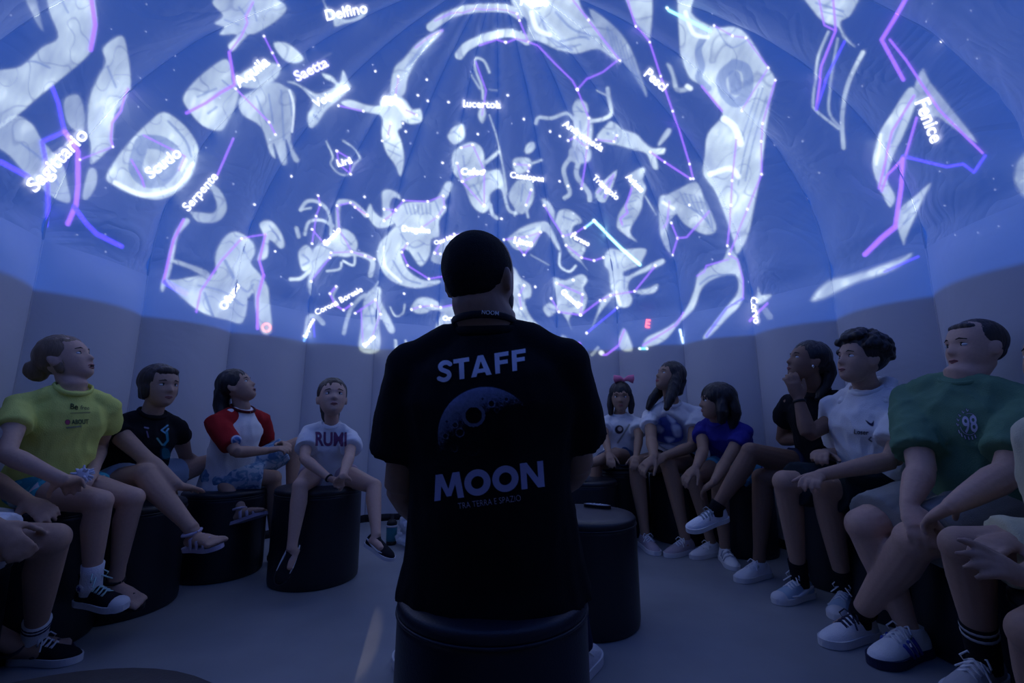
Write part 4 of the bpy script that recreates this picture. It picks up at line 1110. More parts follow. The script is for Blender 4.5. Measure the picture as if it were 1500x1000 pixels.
# ================================================================== the projected sky
LIGHT = light_mat('projected_light', 1.0)
GREY = np.array((.32, .375, .33)); PALE = np.array((.64, .71, .66)); INK = (0.03, 0.05, 0.10)
VIO = (.30, .09, .80); DEEP = (.08, .03, .95); WHT = (1.1, 1.12, 1.15)
CROPS = {'d1': (0, 0, .3), 'd2': (250, 0, .3), 'd3': (550, 0, .3), 'd4': (800, 0, .3), 'd5': (1100, 0, .4), 'd6': (200, 250, .3), 'd7': (520, 250, .28), 'd8': (780, 230, .3), 'px': (0, 0, 1.0)}
def pts(s, crop):
    ox, oy, k = CROPS[crop]
    v = [float(a) for a in s.replace(',', ' ').split()]
    return [(ox + v[i] * k, oy + v[i + 1] * k) for i in range(0, len(v), 2)]
class Fig:
    """one projected constellation: painted body, thin linking lines with star dots, and its name"""
    def __init__(s, crop): s.crop = crop; s.ops = []; s.txt = []; s.box = [1e9, 1e9, -1e9, -1e9]
    def _grow(s, q, pad):
        for x, y in q:
            s.box = [min(s.box[0], x - pad), min(s.box[1], y - pad), max(s.box[2], x + pad), max(s.box[3], y + pad)]
    def C(s, crop): s.crop = crop; return s
    def b(s, t, tone=.8, soft=2.0): q = pts(t, s.crop); s._grow(q, 6); s.ops.append(('b', q, tone, soft)); return s     # body
    def w(s, t, wd, tone=.8): q = pts(t, s.crop); k = CROPS[s.crop][2]; s._grow(q, wd * k + 5); s.ops.append(('w', q, wd * k, tone)); return s      # limb drawn as a broad stroke
    def d(s, t, wd=8): s.ops.append(('d', pts(t, s.crop), wd * CROPS[s.crop][2], 0)); return s           # dark contour
    def h(s, t, wd=10): s.ops.append(('h', pts(t, s.crop), wd * CROPS[s.crop][2], 0)); return s          # bright contour
    def l(s, t, wd=2.0, col=VIO, dots=True, soft=4): q = pts(t, s.crop); s._grow(q, wd + soft * 2); s.ops.append(('l', q, wd, (col, dots, soft))); return s
    def t(s, body, x, y, width, ang, bold=.03, stretch=1.0, col=WHT):
        ox, oy, k = CROPS[s.crop]; s.txt.append((body, ox + x * k, oy + y * k, width * k, ang, bold, stretch, col)); return s
    def make(s, label, res=1.5):
        x0, y0, x1, y1 = s.box
        cx, cy = (x0 + x1) / 2, (y0 + y1) / 2
        hit = SKIN.ray_cast(CAMP, ray(cx, cy).normalized())[0]
        root = thing('projected_constellation', label, 'projection', hit)
        if s.ops:
            c = Canvas(max(x0, -60), max(y0, -70), min(x1, 1560), y1, res)
            body = [o for o in s.ops if o[0] in 'bw']
            for o in body:
                if o[0] == 'b': c.poly(o[1], GREY * o[2], 1.0, o[3])
                else: c.stroke(o[1], o[2], GREY * o[2 + 1], 1.0, 1.5, True)
            # brush texture of the painted figures: mottled tone and brighter rims
            fs = min(2.4, max(.8, 170.0 / max(x1 - x0, y1 - y0)))
            if body:
                tex = np.zeros_like(c.a); ln = np.zeros_like(c.a); rgb0 = c.rgb.copy()
                for j in range(c.h):
                    for i in range(c.w):
                        if c.a[j, i] > .01:
                            x, y = c.X[j, i], c.Y[j, i]
                            tex[j, i] = noise.noise(Vector((x * .035 * fs, y * .035 * fs, 1.7))) * .60 + noise.noise(Vector((x * .15 + y * .05, y * .07, 7.7))) * .22
                            v = abs(noise.noise(Vector(((x * .040 + y * .012) * fs, (y * .034 - x * .01) * fs, 3.3)))); ln[j, i] = max(0, 1 - v / .055)
                c.rgb = rgb0 * (1.0 + tex[..., None] * .75) + PALE * (np.clip(tex - .14, 0, 1) * c.a * .5)[..., None]
                c.rgb *= (1 - .45 * ln)[..., None]
                c.rgb = np.clip(c.rgb, 0, None) * np.clip(c.a, 0, 1)[..., None]
            for o in s.ops:
                if o[0] == 'd': c.stroke(o[1], o[2], INK, .62, 1.2, True, 'tint')
                elif o[0] == 'h': c.stroke(o[1], o[2], PALE, .8, 1.4, True)
            for o in s.ops:
                if o[0] == 'l':
                    col, dots, soft = o[3]
                    c.stroke(o[1], o[2] * .82, np.array(col) * .95, .95, 1.0, False, 'over')
                    if dots:
                        for x, y in o[1]: c.dot(x, y, 1.55, WHT, 1.0)
            c.lay('figure', SKIN, LIGHT, root, off=.006, cut=.015)
        if s.txt:
            xs = [q[1] for q in s.txt]; ys = [q[2] for q in s.txt]; r = max(q[3] for q in s.txt) * .62 + 12
            c = Canvas(min(xs) - r, min(ys) - r, max(xs) + r, max(ys) + r, 1.05)
            for body, x, y, w, a, bold, st, col in s.txt:
                c.text(body, x, y, w, a, (1, 1, 1), bold * .45 + .004, 1.0, st)
                c.rgb = np.where(c.a[..., None] > 0, np.array(col) * c.a[..., None], 0)
            c.lay('lettering', SKIN, LIGHT, root, off=.010, cut=.02)
        return root

F = Fig('d1'); F.b('-60,360 0,340 100,320 200,230 280,180 240,60 230,-60 430,-60 470,60 470,160 440,250 360,330 200,460 60,580 -60,640', .8).b('150,-60 190,60 210,150 180,120 120,0 100,-60', .35)
F.l('440,-40 462,120 440,240', 8, VIO, False, 8).d('240,330 170,300 110,300', 10).d('330,60 300,0', 10)
F.make('projected pale curved tail with a thick violet edge above the archer lettering')
F = Fig('d1'); F.b('500,230 590,170 620,250 635,400 620,480 560,560 550,700 520,740 480,780 440,800 440,700 420,620 430,480 470,380 510,300', .85)
F.b('-40,640 60,560 150,600 200,680 300,800 330,900 340,990 250,960 130,860 40,760 -40,700', .6).b('310,480 380,460 410,560 400,640 340,620 310,560', .55).b('430,830 470,830 470,900 430,970 400,960', .7)
F.l('250,420 280,500 300,600 310,640 200,690 220,800 230,1000 225,1100', 7, DEEP, False, 7).l('310,640 380,740 380,900 370,1000 330,1090', 9, VIO, False, 7).l('620,430 590,540 545,600 540,680 550,715', 4, VIO, False, 6).l('550,715 390,780', 2, VIO)
F.l('0,790 130,860', 9, DEEP, False, 8).l('360,1010 420,1090 470,1140 590,1200', 8, DEEP, False, 8).d('100,700 200,780 280,900', 10).d('520,320 560,420', 10)
F.t('Sagittario', 275, 780, 385, 47, .035); F.make('projected archer figure with thick violet lines named Sagittario')
F = Fig('d1'); F.b('800,545 900,610 960,700 965,780 930,870 860,940 760,975 640,950 560,910 515,870 560,780 640,680 720,600', .95).d('700,690 790,700 850,760 800,860 720,880 660,820 690,700', 70)
F.d('820,590 900,680 930,760', 12).h('560,890 700,950 860,910 940,800', 22).h('880,820 900,780', 26).l('640,780 690,870 700,910', 3, VIO, False).l('700,660 820,720 900,760 870,830', 2.5, VIO, False).t('Scudo', 790, 790, 195, 38, .035)
F.make('projected oval shield with a bright rim named Scudo')
F = Fig('d6'); F.b('370,60 420,110 440,190 390,250 300,250 260,200 300,200 370,205 390,170 370,110 350,80', .65).b('240,230 190,290 160,380 140,480 115,560 130,590 170,480 190,380 210,310 260,250', .85)
F.l('473,-158 395,20', 3, VIO, False, 4).l('230,240 180,340 150,460 130,545', 5, VIO, False, 6).l('140,545 200,580 240,600', 10, DEEP, False, 10).t('Serpente', 315, 105, 225, 49, .03)
F.make('projected looped snake with a straight violet line named Serpente')
F = Fig('d6'); F.b('420,330 470,295 520,310 570,350 580,400 560,450 600,500 640,560 650,640 660,780 610,790 580,680 570,600 540,620 480,560 400,520 380,420', .85).b('200,530 300,510 380,500 440,440 470,520 540,600 520,740 440,730 330,700 240,640 140,540', .7)
F.b('600,390 620,320 600,260 650,240 700,290 725,360 700,380 650,340 640,420 590,440', .75).b('180,430 250,450 350,490 340,520 260,480 180,450', .55)
F.d('430,440 470,520', 16).d('330,600 370,710', 14).d('500,560 540,590 570,555', 10).d('520,375 530,400', 12).d('650,270 700,340', 8).d('300,560 420,590 520,660', 8)
F.l('290,690 310,590 410,440 510,330', 3, VIO, False, 4).l('510,330 630,310', 2, VIO).l('630,310 600,440 620,510', 4, VIO, False, 5).l('620,510 590,620 590,770', 5, VIO, False, 6).t('Ofiuco', 452, 612, 150, 57, .06)
F.make('projected broad serpent bearer figure above the black t-shirt child')
F = Fig('d6'); F.t('O', 633, 766, 46, 0, .03, 1.0, (1.6, .16, .10)); F.ops = []; F.box = [380, 470, 400, 490]; F.make('projected red letter O at the edge of the sky')
F = Fig('d6'); F.b('860,380 940,330 1000,280 1060,310 1080,370 1040,420 960,420 900,470 860,540 850,610 830,560 840,500', .85).b('790,390 830,360 860,400 850,470 810,490 790,440', 1.0)
F.w('800,190 830,150 880,150 930,190 950,260 950,310', 20).w('820,310 840,250 900,240 960,270', 18).w('985,280 985,170 1010,150 1060,160 1120,215', 26, .7).w('1040,400 1100,410 1150,440 1140,510', 28).w('930,490 990,480 1000,450', 14).w('1010,440 1060,460 1065,400', 14).w('750,530 800,525 840,490', 20, 1.0).w('780,280 790,320', 22).w('800,190 850,180', 12)
F.d('900,360 960,390', 8).d('810,410 840,440 810,460', 10).d('1000,310 1050,360', 8)
F.l('885,120 895,165 875,220 855,355', 1.6).l('855,285 920,360 990,285 980,170 1045,155 1125,215', 1.6).l('990,285 1050,395 950,400 945,425 850,540', 1.6).l('1050,395 1115,415 1160,430', 1.6).t('Ercole', 955, 320, 100, 47, .05)
F.make('projected kneeling warrior with curling serpents named Ercole')
F = Fig('d7'); F.b('140,110 180,95 230,120 240,150 200,140 180,180 200,220 250,170 330,160 400,160 440,120 470,60 510,60 500,110 470,160 480,200 440,260 440,340 400,360 390,440 340,500 280,420 240,420 280,520 360,570 440,570 440,590 340,615 240,600 170,560 130,500 110,440 130,370 180,320 210,280 150,300 100,290 60,220 80,170 100,210 140,240 140,180', .95)
for i in range(7): F.d('%d,175 %d,225' % (260 + i * 22, 275 + i * 20), 7)
F.d('200,470 260,560 340,590', 10).d('240,330 300,400 360,380', 8).d('420,160 450,240', 8).h('150,400 160,500 240,580', 14).d('120,180 150,230', 8).d('330,430 360,480', 10)
F.l('0,190 65,235', 1.6).l('150,260 215,205 150,200', 1.6).l('150,260 215,205 255,155 380,160 460,130 465,190 430,240 350,295', 1.6).l('275,380 245,425 275,495 385,565 475,550', 2.0).t('Dragone', 320, 310, 145, -4, .07)
F.make('projected curled dragon with a ribbed belly named Dragone')
F = Fig('d7'); F.b('395,470 420,400 500,350 580,335 560,400 460,430 470,490', .5).l('415,430 445,435', 1.5).l('415,430 445,375 520,330 580,345', 1.6).t('Orsa Minore', 490, 352, 165, 17, .05)
F.make('projected small bear beside the staff man\'s head named Orsa Minore')
F = Fig('d7'); F.b('290,720 320,670 380,660 440,690 450,715 540,700 600,720 600,800 520,810 440,850 420,820 450,740 400,730 370,745 320,745', .8).d('330,700 420,740', 8).d('460,740 470,830', 8)
F.l('295,725 340,710 400,705 450,715 545,695', 1.7).t('Orsa Maggiore', 570, 772, 220, 2, .05); F.make('projected great bear half hidden by the staff man named Orsa Maggiore')
F = Fig('d7'); F.b('60,640 110,605 140,620 140,680 190,780 210,840 180,850 130,780 130,940 20,940 30,800 40,700', .7).w('-60,850 -30,740 10,680 50,650', 24, .6).w('50,690 120,580', 12, .6).d('50,760 110,760', 10).d('70,700 90,800', 8)
F.l('0,745 105,675 135,750', 1.6).l('30,720 40,900', 1.4, VIO, False).l('130,760 70,910', 1.4, VIO, False).t('Boote', 70, 890, 78, 45, .07); F.make('projected herdsman standing at the lower edge of the sky')
F = Fig('d7'); F.w('185,715 212,760 250,745 260,700', 12, .8); F.make('projected crescent sickle beside the herdsman')
F = Fig('d7'); F.w('212,890 222,940 270,970', 20, .85).w('265,890 280,930', 14, .8).t('Cani da Caccia', 352, 905, 155, 25, .05); F.make('projected hunting dogs behind the staff man\'s shoulder named Cani da Caccia')
F = Fig('d6'); F.l('975,565 945,600 970,655 1010,680 1050,650', 2.4, VIO, True, 4).w('980,570 960,610 985,660', 14, .45).t('Corona Boreale', 985, 635, 255, 28, .035); F.make('projected small crown named Corona Boreale')
F = Fig('d6'); F.w('825,790 840,715 880,715 910,745', 26, .55).l('862,720 870,810', 1.6, DEEP, False).l('840,780 815,830', 3, (.2, .5, 1.0), False, 4).t('Serpente', 842, 770, 105, 62, .06); F.make('projected snake head below the crown')
F = Fig('d2'); F.b('60,470 130,380 250,290 290,310 300,400 330,440 320,500 280,600 240,640 150,610 80,530', .75).b('200,10 260,-40 400,-60 560,20 530,90 420,160 380,170 340,210 300,250 280,220 320,170 240,170 260,130 210,110 250,70', .75)
F.b('330,480 400,440 500,400 560,420 610,470 590,600 590,700 630,780 600,785 560,680 570,790 540,800 500,700 510,770 480,740 440,620 350,560', .62).b('300,400 380,330 480,300 540,330 500,400 400,430', .8).b('500,210 560,205 620,245 650,290 600,310 540,280', 1.0)
F.d('480,460 500,600', 8).d('540,440 550,680', 8).d('250,390 300,430', 8).d('420,470 470,600', 8).d('580,460 590,560', 8).d('260,90 330,120', 8).d('330,30 380,90', 8).d('400,20 420,100', 8).d('130,470 220,430', 10).d('180,550 220,520', 12).h('580,440 600,520 590,640', 8)
F.l('400,5 365,75 375,110 345,175 285,255', 3, VIO, False).l('285,255 310,410 240,450 170,500 75,550', 5, VIO, False, 5).l('315,430 480,595 510,655', 2.4).l('455,175 495,255 525,315', 2.0).t('Aquila', 395, 350, 195, 38, .045)
F.make('projected eagle with spread wings named Aquila')
F = Fig('d2'); F.w('600,400 700,310 780,260', 8, .25).t('Saetta', 685, 335, 175, 27, .05, 1.0, (.9, .85, 1.5)); F.make('projected arrow beside the eagle named Saetta')
F = Fig('d2'); F.b('670,610 665,560 690,500 640,430 570,400 610,400 700,450 760,440 800,410 750,380 740,355 790,370 820,400 840,340 870,400 880,430 820,490 760,540 720,600 690,625', .85).d('700,560 720,580', 10).d('650,430 700,480', 8).t('Volpetta', 785, 465, 195, 27, .05); F.make('projected small fox below the arrow named Volpetta')
F = Fig('d2'); F.b('830,500 880,485 960,510 1020,510 1060,480 1110,460 1150,490 1180,530 1220,530 1225,590 1170,605 1130,590 1130,620 1110,640 1130,700 1140,780 1120,860 1090,800 1050,740 1030,660 1030,570 970,550 880,530', 1.1).b('1080,470 1070,430 1090,330 1140,280 1200,210 1290,150 1335,148 1290,200 1240,250 1200,300 1160,380 1150,440 1130,470', .85)
for i in range(8): F.d('%d,%d %d,%d' % (1190 + i * 12, 290 - i * 16, 1140 + i * 12, 330 - i * 16), 5)
F.d('1050,690 1110,720', 6).d('1060,730 1120,760', 6).d('1150,540 1210,560', 6).d('1150,570 1210,585', 6).h('1040,500 1100,490 1160,560', 40).l('820,515 940,540', 2).l('1100,465 1110,370', 2).l('1075,600 1060,665', 2.2).l('1140,530 1200,560', 2).l('1195,230 1270,170 1330,148', 2, VIO, False).t('Cigno', 1082, 492, 110, -12, .08)
F.make('projected flying swan with a long wing raised')
F = Fig('d2'); F.w('760,690 790,760 780,800 820,845 870,850 900,800 925,770 890,720 840,685', 12, .6).l('810,735 870,770 880,850 820,800 810,735', 1.7).t('Lira', 845, 785, 74, 15, .06); F.make('projected round lyre named Lira')
F = Fig('d2'); F.b('735,-20 770,40 800,60 850,90 900,80 940,50 950,30 962,45 930,90 850,112 800,127 790,90 760,50', .9).t('Delfino', 855, 50, 205, 12, .045); F.make('projected dolphin named Delfino')
F = Fig('d3'); F.w('270,130 340,80 440,45 560,35 650,42 700,72', 44, .9).w('410,268 450,222 540,180 640,158 700,172 740,198', 44, .95).b('660,0 700,-60 940,-60 1020,60 1080,120 1200,300 1150,280 1080,240 980,260 880,240 800,200 740,190 740,100 700,60', .82).b('1040,40 1180,140 1260,260 1320,430 1322,474 1290,420 1210,300 1130,220', .5)
for i in range(6): F.d('%d,%d %d,%d' % (1130 + i * 22, 130 + i * 22, 1180 + i * 26, 290 + i * 34), 6)
F.d('800,60 850,180 960,240', 12).d('880,60 960,140 1050,170', 12).d('900,200 1000,180 1040,190', 10).d('820,160 900,230 1000,215', 8).h('760,60 790,140 850,170', 22)
F.l('290,100 370,60 430,60 480,40 550,45 590,40 650,50 690,65', 1.8, VIO, False).l('690,65 702,98 745,203', 1.8).l('510,220 590,190 640,205 690,185 745,203 800,225 880,310 960,390 985,435 1030,385 1110,350 1180,295', 2.2, VIO, False, 5).l('930,-40 1040,95 1195,293', 2.4, VIO).l('985,435 986,436', 2).l('635,203 636,204', 2)
F.t('Pegaso', 775, 12, 135, -4, .06); F.make('projected winged horse with scalloped feathers at the top of the dome')
F = Fig('d4'); F.b('380,-60 510,-60 510,180 460,140 400,30', .95).b('585,310 610,370 620,425 650,452 705,440 690,415 650,425 635,380 612,318', .6).b('245,670 290,610 320,590 380,630 440,650 480,690 520,720 580,720 575,750 540,760 550,820 520,820 490,750 420,730 350,710 300,700', 1.05).b('545,700 590,625 612,642 562,705', .7)
F.d('300,650 302,652', 14).d('340,640 350,690', 6).d('400,650 410,710', 6).l('385,-40 440,125 505,205 560,370 620,540 700,800 718,872', 2.6, VIO, True, 5).l('245,680 330,690 345,660', 1.8).l('510,740 580,790 705,872', 3, VIO, True, 4).h('690,420 705,430', 22).t('Pesci', 540, 385, 125, -40, .05)
F.make('projected fish on a long violet cord named Pesci')
F = Fig('d4'); F.b('640,0 650,-60 740,-60 710,60 820,130 920,130 990,180 1080,320 1120,390 1100,500 1070,680 1050,840 1020,1000 985,1160 930,1240 905,1150 830,950 765,850 775,760 790,650 860,560 820,500 760,420 700,380 660,280 650,180', .95)
F.d('920,310 980,340 985,440 930,500 870,450 860,370 920,310', 50).d('920,370 930,430', 60).d('770,180 745,240 762,320 745,380 790,430', 34).d('1060,430 980,700 940,900', 7).d('1080,470 1010,700 975,880', 7).d('1040,430 960,660', 7).d('830,130 900,230 990,190', 6)
F.h('870,580 920,620 950,700', 34).h('800,850 900,820 940,860', 26).h('680,60 720,160 790,180', 20)
F.l('600,50 700,100 800,150', 5, (.45, 1.2, 1.2), False, 8).l('590,38 592,40', 5, (.2, .9, .9), True, 14).l('820,125 910,175 975,185 1085,330 955,540', 1.8).l('1120,390 1060,600 1050,690 1052,850 985,1020 895,1240', 2.4, VIO, True, 4).l('930,670 910,880 905,1000 885,1200', 2.4, VIO, True, 4).l('760,420 860,540', 3.5, VIO, False)
F.C('d8').b('960,440 1010,510 1030,690 950,790 860,880 838,870 940,740 1000,660 990,580 900,590 830,640 790,740 720,810 640,900 540,930 560,880 660,830 740,760 790,650 810,570 870,530 930,500', .9).d('820,620 880,580 990,575', 10).d('930,480 900,520', 8)
F.l('955,500 850,530 840,560 805,580', 1.8, VIO, False).l('1028,690 950,740 850,875', 3, DEEP, False, 5).l('540,920 700,820 740,760', 2.6, VIO, False).l('960,480 1000,500 1028,600 1028,690', 2.0, VIO, False, 5).l('525,935 560,935', 4, (.2, .8, 1.0), True, 5)
F.make('projected huge sea monster standing over the far girls')
F = Fig('d8'); F.b('620,200 660,180 720,150 800,120 840,200 870,260 900,350 850,380 760,340 720,300 700,280 660,350 675,470 640,430 618,350', .62)
for i in range(6): F.d('%d,%d %d,%d %d,%d' % (720 + i * 24, 170 + i * 6, 760 + i * 22, 240 + i * 12, 830 + i * 10, 270 + i * 18), 6)
F.h('640,220 690,250', 16).l('670,215 660,320 640,345', 1.8, VIO, False).l('680,320 710,395 685,478', 2.0).l('710,395 755,390 862,265', 2.2, VIO, False).make('projected ram\'s curled fleece left of the sea monster')
F = Fig('d3'); F.b('965,510 990,480 1030,500 1040,550 1000,580 965,550', .8).b('970,560 1040,560 1060,600 1060,680 1040,720 960,720 970,640', .75).w('785,600 800,572 860,575 930,552 965,575', 20, .8).w('1050,590 1110,580 1152,550 1140,470 1135,430', 22, .8).w('1080,440 1130,462', 11, .7).b('950,720 1045,720 1052,780 1000,800 948,780', .6).w('950,770 920,820 930,880 950,940 925,965', 24, .75).w('990,790 980,850 1010,900 1040,940 1045,975', 26, .75)
F.d('1000,590 1010,700', 8).d('985,520 1010,545', 8).d('970,740 990,790', 6).d('1010,740 1020,790', 6).l('985,435 1042,575 1035,720 1005,920', 2.0).l('940,685 970,670 1035,717', 1.7).t('Andromeda', 1015, 660, 235, -33, .04)
F.make('projected woman with outstretched arms named Andromeda')
F = Fig('d3'); F.b('360,640 390,610 430,605 440,660 420,690 380,705 350,670', .85).b('370,760 400,720 470,690 520,720 535,790 540,830 610,830 635,935 600,920 560,950 560,1010 520,1040 470,1000 430,900 380,840', .85).w('540,790 600,740', 20).w('555,560 600,700 630,850 642,945', 11, .7).w('560,1000 570,1045 595,1065', 20, .8).w('625,920 650,1020 690,1040', 18, .75)
F.d('380,640 420,670', 8).d('430,760 440,850', 8).d('560,850 600,900', 8).d('480,900 520,980', 8).l('420,720 475,705 530,830 530,1000', 1.7).l('400,795 425,885 530,835', 1.6).l('425,885 528,1005', 1.7).t('Cefeo', 475, 835, 112, 0, .07); F.make('projected seated king with a staff named Cefeo')
F = Fig('d3'); F.w('555,350 530,295 490,285 490,340 520,420 525,480', 15, .75).w('470,365 510,430', 13, .6).w('555,435 592,440', 9, .5).b('520,500 500,560 520,602 540,560 530,510', .9).l('492,300 540,440 520,560', 1.6, VIO, False).t('Lucertola', 520, 505, 190, -2, .04); F.make('projected small lizard named Lucertola')
F = Fig('d3'); F.b('740,700 770,690 780,720 750,750 725,740', .75).b('680,770 750,770 760,820 700,850 670,810', .75).b('690,880 760,880 775,960 740,1030 700,1040 650,960', .7).w('750,800 812,780', 15, .7).w('690,1020 680,1050', 14, .7).w('735,1010 745,1060', 14, .7).d('700,790 720,820', 8).d('720,900 710,980', 8).l('680,800 750,805 745,835', 1.6).l('760,925 735,1000', 1.6).t('Cassiopea', 740, 865, 165, -8, .06); F.make('projected seated queen named Cassiopea')
F = Fig('d3'); F.b('1070,940 1180,828 1125,985', .85, 1.2).d('1100,945 1150,880 1120,960', 12).l('1085,940 1165,850 1120,965', 1.4, VIO, False).t('Triangolo', 1125, 915, 160, -42, .045); F.make('projected small triangle named Triangolo')
F = Fig('d8'); F.b('470,90 530,50 555,60 540,110 555,150 540,200 530,260 490,330 480,370 512,412 480,400 440,370 412,340 420,280 450,230 480,170', .7).w('550,190 602,280', 9, .6)
for i in range(5): F.d('%d,%d %d,%d' % (440 + i * 9, 340 - i * 40, 475 + i * 9, 330 - i * 40), 7)
F.l('485,150 455,240 465,270 430,300 440,330', 2.4, VIO, False).t('Ariete', 500, 125, 110, -45, .07); F.make('projected upright ram named Ariete')
F = Fig('d8'); F.b('40,210 70,205 110,260 110,310 130,260 180,255 230,290 240,320 200,340 200,400 260,440 240,500 270,552 240,520 190,480 160,430 130,350 80,270', .75).w('135,470 135,530 180,558 212,530', 14, .85).d('150,290 200,310', 8).d('170,360 190,420', 8).l('55,235 150,385 210,370 300,310', 1.7).l('165,430 240,490 300,505 345,490', 1.9).t('Perseo', 235, 402, 98, -28, .06); F.make('projected hero with a round severed head named Perseo')
F = Fig('d8'); F.l('300,310 360,370 430,440 525,525', 5, (.6, 1.3, 1.25), False, 7).l('255,345 300,310', 3, (.3, 1.0, 1.0), True, 8); F.make('projected straight cyan beam crossing from the hero')
F = Fig('d8'); F.b('350,480 380,445 430,450 552,445 540,500 520,530 450,560 460,580 540,540 630,495 642,520 560,560 490,590 470,640 490,690 470,730 420,730 400,680 380,640 370,560 350,530', .85).b('340,690 380,660 402,670 330,760 300,820 288,842 320,740', .7).b('500,650 560,640 612,618 600,660 530,672', .7).d('450,560 450,640', 8).d('400,460 420,540', 8)
F.l('235,770 330,700 380,675 500,655 600,530', 2.2, VIO, True, 4).l('265,860 415,735', 2.4, DEEP, True, 4).h('410,660 430,720', 16).make('projected crouching charioteer with a pale cloak')
F = Fig('d8'); F.b('50,740 80,710 120,720 100,590 160,600 240,570 270,600 250,640 270,690 240,770 200,760 180,800 192,842 170,800 130,750 80,780', .8).d('150,640 200,620', 10).d('180,730 230,720', 10).d('80,740 110,750', 8).l('120,615 245,670 240,720 235,770 130,755 90,690', 1.9).t('Gemelli', 190, 690, 115, -42, .07); F.make('projected pair of twins right of the staff man\'s head')
F = Fig('d8'); F.b('440,838 462,850 492,940 440,945 420,900', .7).w('290,965 320,930', 18, .55).l('450,845 420,920 360,965 345,965', 3, VIO, False, 4).h('335,955 338,957', 22).w('150,880 190,920 200,960', 26, .5).l('228,915 220,980', 8, VIO, False, 4).make('projected fragments of figures at the lower rim right of the staff man')
F = Fig('d8'); F.b('1105,630 1120,670 1162,668 1168,682 1120,720 1095,700', .75).w('1140,750 1160,780', 34, .25).l('1060,800 1150,715', 3, VIO, False, 4).t('Corvo', 1094, 748, 130, -80, .05); F.make('projected small crow with steep lettering above the girl covering her mouth')
F = Fig('d8'); F.l('720,845 726,870 735,905', 4, (.8, 1.1, 1.5), False, 4).make('projected short bright dash near the far girls')
F = Fig('d8'); F.t('E', 565, 815, 22, -8, .06, 1.15, (1.6, .16, .10)); F.box = [940, 460, 960, 490]; F.make('projected red letter E at the edge of the sky')
F = Fig('d7'); F.b('800,350 880,290 960,265 1010,270 1050,340 1082,422 1060,410 1020,350 980,320 940,390 900,420 840,410 810,380', .8).w('920,440 1012,492', 10, .5).d('860,330 940,300', 8).l('780,360 900,345 970,320 885,440 850,390', 1.7).t('Lince', 882, 370, 100, -12, .08); F.make('projected slender lynx right of the staff man\'s head')
F = Fig('d7'); F.b('820,510 870,560 920,600 920,660 890,680 920,760 990,840 930,830 850,790 800,780', .85).d('860,600 880,680', 10).d('850,700 900,780', 8).l('885,600 860,650 870,720', 1.6).l('905,795 906,797', 2).make('projected robed figure behind the staff man\'s ear')
F = Fig('d5'); F.b('580,320 520,410 470,490 445,590 458,660 480,710 510,760 530,720 500,650 530,560 560,500 600,400 620,340', .85).b('630,250 660,300 740,400 832,522 760,480 690,430 650,420 600,330', .5).b('530,800 560,750 600,720 662,668 640,720 600,800 570,870 560,895', .7)
F.d('500,520 490,640', 8).d('560,420 520,520', 8).d('560,780 620,730', 6).d('560,820 610,770', 6).h('480,490 460,600', 10).l('590,-40 520,80 480,145 560,290', 7, VIO, False, 7).l('510,145 570,220 690,400 850,560', 4.5, VIO, False, 5).l('600,350 520,480 500,560 470,690', 4, VIO, False, 6).l('610,430 570,570 500,640 480,700', 4, VIO, False, 5).l('560,570 720,610 780,600 820,630 860,570', 4.5, DEEP, False, 6).l('560,580 550,690 530,830', 8, VIO, False, 6).l('530,830 480,870 420,930', 9, VIO, False, 6)
F.t('Fenice', 660, 440, 165, -68, .05, 1.15); F.make('projected phoenix with thick violet lines named Fenice')
F = Fig('d5'); F.b('190,-40 390,-40 370,50 330,80 350,130 385,172 340,140 320,100 270,80 230,40', .8).w('285,115 250,200 240,270 228,370 240,405 322,470', 12, .75).w('320,140 300,260 285,400 322,460', 12, .5).w('412,190 360,300 335,420 340,540', 18, .7).d('240,10 340,40', 8).d('260,40 340,60', 6).l('245,-30 270,90 310,110', 3, VIO, False).l('300,-30 312,110 260,240 240,400', 4, VIO, False, 5).l('345,150 280,280 240,400', 3.5, DEEP, False, 5).make('projected slender crane with parallel violet lines')
F = Fig('px'); F.b('1188,440 1212,412 1250,402 1300,386 1336,372 1310,396 1250,417 1210,437', .75, 4).l('1296,398 1346,376', 3, DEEP, False, 5).make('projected pale streak above the curly haired boy')
F = Fig('px'); F.b('1520,215 1490,238 1488,268 1500,288 1520,290', .4, 4).make('projected faint glow at the rim beyond the phoenix')

# loose small stars strewn between the figures
rs = random.Random(12)
c = Canvas(0, 0, 1500, 520, 1.5)
for x, y in [(550, 104), (625, 116), (612, 139), (626, 147), (590, 180), (594, 192), (744, 139), (767, 174), (657, 149), (648, 238), (534, 288), (427, 258), (372, 299), (820, 265), (832, 272), (700, 196), (820, 199), (806, 192), (784, 420), (735, 320), (886, 440), (840, 410), (592, 430), (1010, 300), (403, 368), (560, 206), (1380, 60)]:
    c.dot(x, y, 1.5, WHT)
for _ in range(130):
    x, y = rs.uniform(0, 1500), rs.uniform(0, 500)
    if y > 500 - abs(x - 750) * .22: continue
    c.dot(x, y, rs.uniform(.6, 1.0), (.5, .55, .7), .7)
so = c.lay('projected_stars', SKIN, LIGHT, None, off=.006, cut=.05)
tag(so, 'tiny white star dots strewn between the projected figures', 'projection', kind='stuff')

